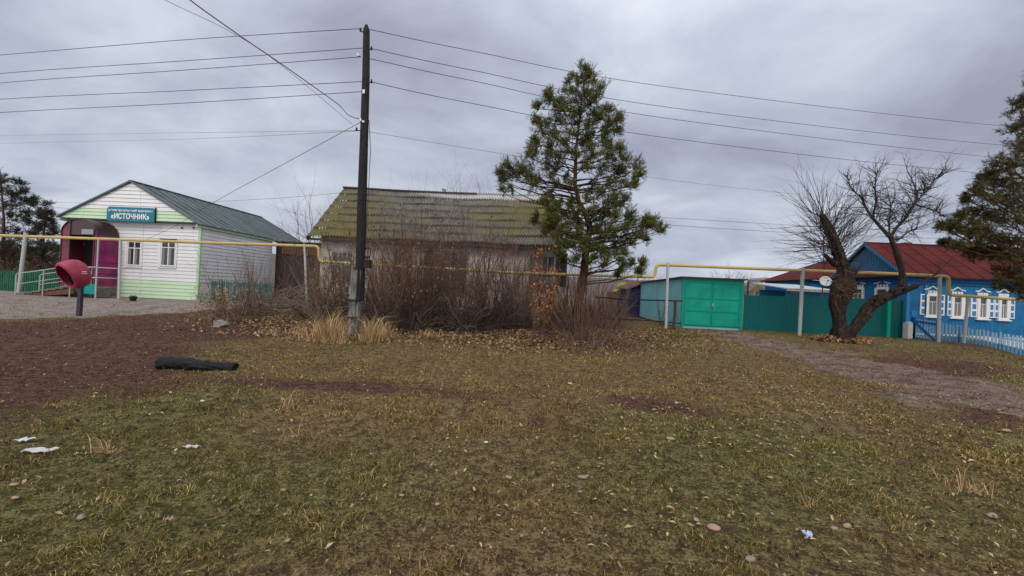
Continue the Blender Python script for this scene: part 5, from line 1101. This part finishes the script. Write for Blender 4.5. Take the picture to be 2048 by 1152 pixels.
# willow
wo_ = G(1682, 684); WY = wo_.y; r = random.Random(9); wt_ = thing('bare_willow', 'gnarled bare willow with a split dark trunk and thin sprouts', 'tree', wo_)
def W(px, py, dy=0): return P(px, py, WY+dy)
S = WY/FPX
def gnarl(pts, n=26, seed=1, amp=.24, smooth=4):
    """trunk limb with lumpy furrowed section. pts: (px,py,rpx,dy)"""
    C_ = [W(a, b, d) for a, b, r_, d in pts]; R = [r_*S*.655 for a, b, r_, d in pts]; PT = []; RR = []
    for i in range(len(C_)-1):
        p0, p1, p2, p3 = C_[max(i-1, 0)], C_[i], C_[i+1], C_[min(i+2, len(C_)-1)]
        for k in range(smooth*2):
            t_ = k/(smooth*2); PT.append(.5*((2*p1)+(p2-p0)*t_+(2*p0-5*p1+4*p2-p3)*t_*t_+(3*p1-p0-3*p2+p3)*t_**3)); RR.append(R[i]*(1-t_)+R[i+1]*t_)
    PT.append(C_[-1]); RR.append(R[-1]); mb = MB(); mb.tube(PT, RR, n)
    m_ = len(PT); vs = mb.v
    for i in range(m_):
        for j in range(n):
            q = Vector(vs[i*n+j]); c0 = PT[i]; a = 2*math.pi*j/n; L0 = (PT[i]-PT[0]).length
            kk2 = float(vn(np.array(math.cos(a)*2.6+seed*3+20), np.array(L0*9+math.sin(a)*3)))-.5
            k = 1+amp*kk2*.7-amp*.35*abs(math.sin(5.5*a+2.2*math.sin(L0*1.7+seed)+kk2*2))+.10*amp*math.sin(23*a+L0*40)+amp*(.9*math.sin(3*a+L0*1.6+seed)+.7*math.sin(7*a-L0*2.5)+.9*(float(vn(np.array(a*2.2+seed*5), np.array(L0*4.5)))-.5)*1.6)*.5
            vs[i*n+j] = tuple(c0+(q-c0)*k)
    return mb
tk = gnarl([(1682, 698, 40, 0), (1682, 684, 28, 0), (1680, 668, 22, 0), (1679, 650, 16.5, 0), (1676, 628, 16.5, 0), (1674, 608, 21, 0), (1680, 588, 26, 0), (1688, 570, 27, 0), (1690, 552, 22, 0), (1686, 532, 16, 0), (1677, 505, 14.5, 0), (1668, 480, 13, 0), (1660, 462, 12, 0), (1651, 445, 10, 0), (1643, 430, 7, 0)], n=44, seed=1, smooth=6)
lb = gnarl([(1690, 680, 13, .05), (1702, 664, 14, .0), (1722, 640, 15, -.1), (1742, 612, 14.5, -.15), (1760, 600, 16, -.2), (1780, 590, 13, -.2), (1803, 580, 12.5, -.2), (1822, 575, 8, -.2), (1836, 571, 5, -.2)], n=36, seed=4, smooth=6)
tk.add(lb.v, lb.f)
g3 = gnarl([(1800, 582, 11, -.2), (1806, 560, 8.5, -.2), (1804, 540, 7.5, -.2), (1796, 515, 8, -.15), (1787, 490, 6, -.1), (1780, 473, 5.5, -.1)], n=12, seed=6); tk.add(g3.v, g3.f)
g4 = gnarl([(1693, 556, 14, 0), (1703, 545, 12, .1), (1712, 540, 8, .1)], n=10, seed=8); tk.add(g4.v, g4.f)
g5 = gnarl([(1672, 530, 9, 0), (1658, 518, 7, -.1), (1649, 508, 4, -.1)], n=10, seed=3); tk.add(g5.v, g5.f)
for i in range(26):     # cut knobs
    f = r.random(); c_ = W(1742+f*70, 612-f*35+r.uniform(-13, 8), -.2-.25*r.random()); tk.tube([c_, c_+rvec(r, .05)+Vector((0, -.04, .05))], [.05, .03], 6)
tk.build('trunk', 'bark', wt_, smooth=True)
sp = MB()
for i in range(60):     # burr of dead shoots on the trunk
    c_ = W(1683+r.gauss(0, 10), 574+r.gauss(0, 16), -.36); sp.tube([c_, c_+Vector((r.gauss(0, .13), -.1-r.random()*.1, r.gauss(.03, .15)))], [.018, .006], 4)
sp.build('dead_shoots', 'brown_board', wt_)
tw = MB()
def sprout(px, py, ang, Lpx, rad=.013, kids=4, depth=1, dy=0, bend_=.06, up=.02):
    L = Lpx*S; a = math.radians(ang); d = Vector((math.cos(a), r.gauss(0, .35), math.sin(a))); twig(tw, W(px, py, dy), d, L, rad, r, depth, bend_, kids, up, 6, 4, .30, .42, .25)
for i in range(88):     # left fan of long straight sprouts
    f = r.random()**.8; px_ = 1641+f*26; py_ = 430+f*75; a = r.uniform(35, 205) if f > .25 else r.uniform(45, 165)
    L = r.uniform(55, 125)*(1.0 if 60 < a < 150 else .85); sprout(px_, py_, a, L, .0145, 4, 1, r.uniform(-.1, .1), .095, .03)
for i in range(26): sprout(1650+r.uniform(-4, 12), 500+r.uniform(-20, 35), r.uniform(120, 205), r.uniform(45, 90), .012, 4)
for i in range(16): sprout(1675+r.uniform(-4, 10), 490+r.uniform(-20, 40), r.uniform(25, 75), r.uniform(50, 105), .012, 4)
for i in range(14): sprout(1715+r.uniform(-5, 5), 540+r.uniform(-5, 5), r.uniform(-10, 80), r.uniform(20, 60), .008, 2)
def limb(pts, rad0, rad1):
    P3 = [W(a, b, d) for a, b, d in pts]; n_ = len(P3); tw.tube(P3, [(rad0+(rad1-rad0)*i/(n_-1))*S*.62 for i in range(n_)], 7, cap=False); return P3
def tangle(P3, count, L0, lo_f=.2, spread=.9):
    for i in range(count):
        f = lo_f+(1-lo_f)*r.random(); k = f*(len(P3)-1); j = min(int(k), len(P3)-2); q = P3[j].lerp(P3[j+1], k-j); d0 = (P3[j+1]-P3[j]).normalized()
        twig(tw, q, d0*.6+rvec(r, spread)+Vector((0, 0, .25)), L0*r.uniform(.5, 1.3)*S, .016, r, 2, .17, 3, .05, 5, 4, .6, .55, .2)
for i in range(40): sprout(1655+r.uniform(-8, 25), 450+r.uniform(-15, 70), r.uniform(20, 75), r.uniform(60, 125), .0115, 5, 1, r.uniform(-.3, .3), .12, .02)
L1 = limb([(1780, 474, -.1), (1762, 455, -.1), (1745, 436, 0), (1733, 418, .1), (1722, 395, .2), (1700, 375, .3)], 5.5, 1.5); tangle(L1, 36, 46)
L1b = limb([(1745, 436, 0), (1752, 405, -.2), (1750, 370, -.3), (1755, 340, -.3)], 3, 1); tangle(L1b, 34, 36)
L2 = limb([(1781, 474, -.1), (1792, 456, -.2), (1808, 440, -.3), (1822, 418, -.3), (1836, 400, -.3), (1832, 380, -.2), (1822, 355, 0)], 5, 1.2); tangle(L2, 64, 42)
L3 = limb([(1836, 400, -.3), (1850, 385, -.4), (1868, 362, -.5), (1890, 340, -.5)], 2.5, .8); tangle(L3, 34, 32)
L4 = limb([(1830, 408, -.3), (1850, 415, -.1), (1872, 422, .1), (1885, 432, .1)], 2.2, .8); tangle(L4, 26, 30)
L5 = limb([(1786, 480, -.1), (1800, 478, .2), (1815, 465, .4), (1835, 455, .5)], 2.5, .8); tangle(L5, 26, 32)
L8 = limb([(1779, 473, -.1), (1778, 445, .2), (1782, 415, .4), (1776, 385, .5)], 2.6, .8); tangle(L8, 40, 36)
L6 = limb([(1700, 375, .3), (1695, 350, .3)], 1.5, .7); tangle(L6, 10, 26)
L7 = limb([(1832, 572, -.2), (1850, 563, -.3), (1875, 545, -.4), (1902, 518, -.5)], 3, .8); tangle(L7, 8, 22)
tw.build('crown', 'twig_dark', wt_)

# brush heap and stray branches between the houses
bp = G(560, 632); bo = thing('brush_pile', 'heap of cut grey branches lying between store and old house', 'brush pile', bp); mb = MB(); r = random.Random(4)
for i in range(150):
    p = Vector((bp.x+r.gauss(.1, 1.1), bp.y+r.gauss(.6, .8), bp.z+r.uniform(.02, .8))); d = Vector((r.uniform(.3, 1)*r.choice((1, -1, 1)), r.gauss(0, .4), r.gauss(.18, .28))); twig(mb, p, d, r.uniform(.7, 2.1), .013, r, 1, .08, 3, -.02, 4, 4, .4, .45)
mb.build('branches', 'twig_pale', bo)
# dry straw clumps by the pole
def straw(px, py, label, seed, n=700, hh=.55, sx=.38, cat='grass clump'):
    b = G(px, py); rs2 = np.random.RandomState(seed); pos = np.array([b.x, b.y, 0])+rs2.normal(0, 1, (n, 3))*[sx*.5, sx*.35, 0]; pos[:, 2] = gz(pos[:, 0], pos[:, 1])-.01
    dst = np.hypot(pos[:, 0]-b.x, pos[:, 1]-b.y); h = hh*(.30+1.6*rs2.rand(n)**4)*np.exp(-(dst/sx)**2*.5); cs = np.array([(.52, .36, .17), (.42, .27, .12), (.58, .42, .22), (.30, .19, .09)])[rs2.choice(4, n)]*(.8+.35*rs2.rand(n))[:, None]
    o = thing('straw_clump', label, cat, b, 'dry straw coloured grass clumps'); V, F, C = blades(pos, h, (.008+.006*rs2.rand(n))*(1 if n > 250 else .5), .95 if n > 250 else 1.2, rs2, cs); np_mesh('blades', V, F, C, 'attr', o)
straw(655, 684, 'dry orange straw clump at the left foot of the utility pole', 1, 1300, .60, .46)
straw(742, 682, 'dry straw clump right beside the utility pole', 2, 900, .55, .30)
straw(770, 674, 'smaller straw clump farther right of the utility pole', 3, 500, .42, .35)
straw(595, 668, 'low straw tuft left of the pole near the brush', 4, 300, .25, .35)
straw(548, 668, 'second low straw tuft beneath the brush pile', 5, 220, .2, .3)
straw(860, 672, 'low straw tuft at the edge of the thicket', 6, 260, .22, .4)
straw(575, 820, 'thin straw tuft on the open grass left of the centre', 7, 70, .18, .12)
straw(215, 905, 'dry brown weed tuft near the paper litter', 8, 90, .16, .12)
straw(585, 880, 'sparse straw tuft in the left foreground', 9, 70, .14, .14)
straw(1935, 985, 'dry tuft in the right foreground', 10, 120, .14, .2)
straw(1620, 1015, 'dark dry weed standing in the right foreground', 11, 40, .16, .06)
# charred log
la, lb_ = G(316, 738), G(470, 741); lg = thing('charred_log', 'short blackened log lying on the grass', 'log', (la+lb_)/2)
mb = MB(); pts = []; rr_ = []
for i in range(41):
    f = i/40; c_ = la.lerp(lb_, f)+Vector((0, 0, .075-.02*f)); pts.append(c_+Vector((0, .02*math.sin(f*9), .012*math.sin(f*5)))); rr_.append((.112-.036*f)*(1 if 0 < i < 40 else .8)*(1+.05*math.sin(i*1.3)))
mb.tube(pts, rr_, 26)
def chk(x, y, z):
    k = float(vn(np.array(x*9), np.array(z*40+y*22)))-.5; k2 = float(vn(np.array(x*38), np.array(z*60+y*50)))-.5
    return (x+k2*.015, y+k*.025+k2*.012, z+k*.022+k2*.010)
mb.v = [chk(*q) for q in mb.v]
mb.build('log_body', 'char', lg, smooth=False)
# concrete block
cb = G(434, 655); co_ = thing('concrete_block', 'broken pale concrete block tilted on the soil by the weeds', 'concrete block', cb)
a, b = cb+Vector((-.12, 0, 0)), cb+Vector((.16, .05, 0))
MB().prism([a+Vector((0, 0, -.02)), a+Vector((.10, -.02, -.02)), b+Vector((.0, 0, .06)), b+Vector((-.02, 0, .11)), a+Vector((.06, 0, .21)), a+Vector((.01, 0, .20))], (.03, .22, .0)).build('block', 'concrete', co_)
# black drum under the pine
bd_ = G(1142, 664); bdo_ = thing('black_drum', 'black rounded container lying in the leaves under the pine', 'container', bd_)
MB().tube([bd_+Vector((-.22, 0, .17)), bd_+Vector((-.2, 0, .17)), bd_+Vector((.2, .05, .17)), bd_+Vector((.22, .05, .17))], [.13, .2, .2, .13], 14).build('drum', 'black', bdo_)

# stones and litter
def stone(px, py, w_, label, seed, m='stone', flat=.5, grp='stones lying in the grass', name='stone', cat='stone'):
    b = G(px, py); s = w_*b.y/FPX/2; r = random.Random(seed); vs, fs_ = [], []; n1_, n2s = 7, 10; k1, k2, k3 = r.uniform(.9, 1.1), r.uniform(.55, .85), r.uniform(flat*.8, flat*1.2)
    for i in range(n1_+1):
        th = math.pi*i/n1_
        for j in range(n2s):
            a = 2*math.pi*j/n2s; q = 1+.13*math.sin(2*a+seed)+.09*math.sin(3*th+seed*2)+r.uniform(-.05, .05)
            vs.append((b.x+s*k1*q*math.sin(th)*math.cos(a), b.y+s*k2*q*math.sin(th)*math.sin(a), b.z+.012+s*k3*(q*math.cos(th)+.35)))
    for i in range(n1_):
        for j in range(n2s): c0 = i*n2s+j; c1 = i*n2s+(j+1) % n2s; fs_.append((c0, c0+n2s, c1+n2s, c1))
    o = MB().add(vs, fs_).build(name, m, smooth=True); return setp(o, label, cat, grp)
for i, (a, b, c_, l, m_) in enumerate(((1427, 1062, 27, 'largest pinkish stone in the right foreground', 'stone_pink'), (1500, 1126, 24, 'rounded stone at the lower edge right of centre', 'stone'), (1984, 1037, 22, 'flat stone in the far right foreground', 'stone'),
        (1165, 960, 17, 'flat brown stone right of the image centre foreground', 'stone'), (1017, 961, 14, 'small brown stone near the centre of the foreground', 'stone_pink'), (162, 1042, 19, 'greyish stone in the lower left corner area', 'stone'), (1392, 1044, 12, 'small round pale stone just left of the largest stone', 'stone'),
        (1668, 1062, 15, 'grey stone right of the largest stone', 'stone'), (1694, 1058, 17, 'yellowish flat stone beside the grey stone', 'stone_pink'), (803, 996, 11, 'pale pebble left of centre in the foreground', 'stone'), (1140, 769, 9, 'whitish stone on the far grass near the centre', 'paper'), (1353, 808, 8, 'white pebble on the soil patch right of centre', 'paper'),
        (1341, 882, 18, 'long pale stone in the leaves right of centre', 'stone'), (1190, 888, 8, 'pale stone in the middle of the right leaves', 'stone'), (880, 908, 8, 'small stone in the middle of the foreground', 'stone'), (28, 975, 16, 'orange brown stone near the left edge, upper of two', 'stone_pink'), (30, 1002, 14, 'orange stone near the left edge, lower of two', 'stone_pink'), (196, 1005, 12, 'pink stone in the left foreground', 'stone_pink'),
        (972, 888, 10, 'white shard left of the small stone cluster', 'paper'), (1160, 988, 11, 'small pale chunk below the flat brown stone', 'stone'), (874, 1016, 12, 'tan stone below the pale pebble', 'stone_pink'), (1397, 1052, 9, 'tiny pebble touching the largest stone', 'stone'), (2012, 865, 14, 'pinkish stone close to the right edge', 'stone_pink'), (405, 805, 10, 'whitish pebble below the charred log', 'paper'), (680, 875, 8, 'small pale pebble on the left grass', 'stone'), (575, 1090, 12, 'grey brown stone at the lower left of centre', 'stone'), (1910, 1092, 11, 'tan chunk in the lower right corner', 'stone'))):
    stone(a, b, c_, l, 30+i, m_, .42)
def litter(px, py, w_, h_, label, m, seed, cat='litter', name='paper_scrap', th=.004):
    b = G(px, py); s = b.y/FPX; r = random.Random(seed); L = w_*s/2; D = h_*s*1.25; n = 7; vs = []; fs_ = []
    for i in range(n):
        for j in range(n):
            u, v = i/(n-1)*2-1, j/(n-1)*2-1; vs.append((b.x+u*L+.15*v*L, b.y+v*D+.15*u*D, b.z+.030+.012*math.sin(u*5+seed)*math.cos(v*2.5)+r.uniform(-.003, .003)))
    for i in range(n-1):
        for j in range(n-1): a = i*n+j; fs_.append((a, a+n, a+n+1, a+1))
    o = MB().add(vs, fs_).build(name, m); md = o.modifiers.new('s', 'SOLIDIFY'); md.thickness = th; return setp(o, label, cat, 'litter on the grass')
litter(80, 908, 50, 8, 'large flat piece of white paper litter near the left edge', 'paper', 1)
litter(50, 885, 24, 6, 'crumpled pale scrap just above the large white paper', 'dish', 2)
litter(383, 900, 30, 3, 'thin torn white scrap in the left foreground', 'paper', 3)
litter(1617, 1078, 12, 4, 'small pale blue crumpled wrapper in the right foreground', 'litter_blue', 4, th=.02)
litter(340, 1050, 14, 3, 'small reddish scrap in the lower left foreground', 'stone_pink', 5)
print('objects', len(bpy.data.objects))
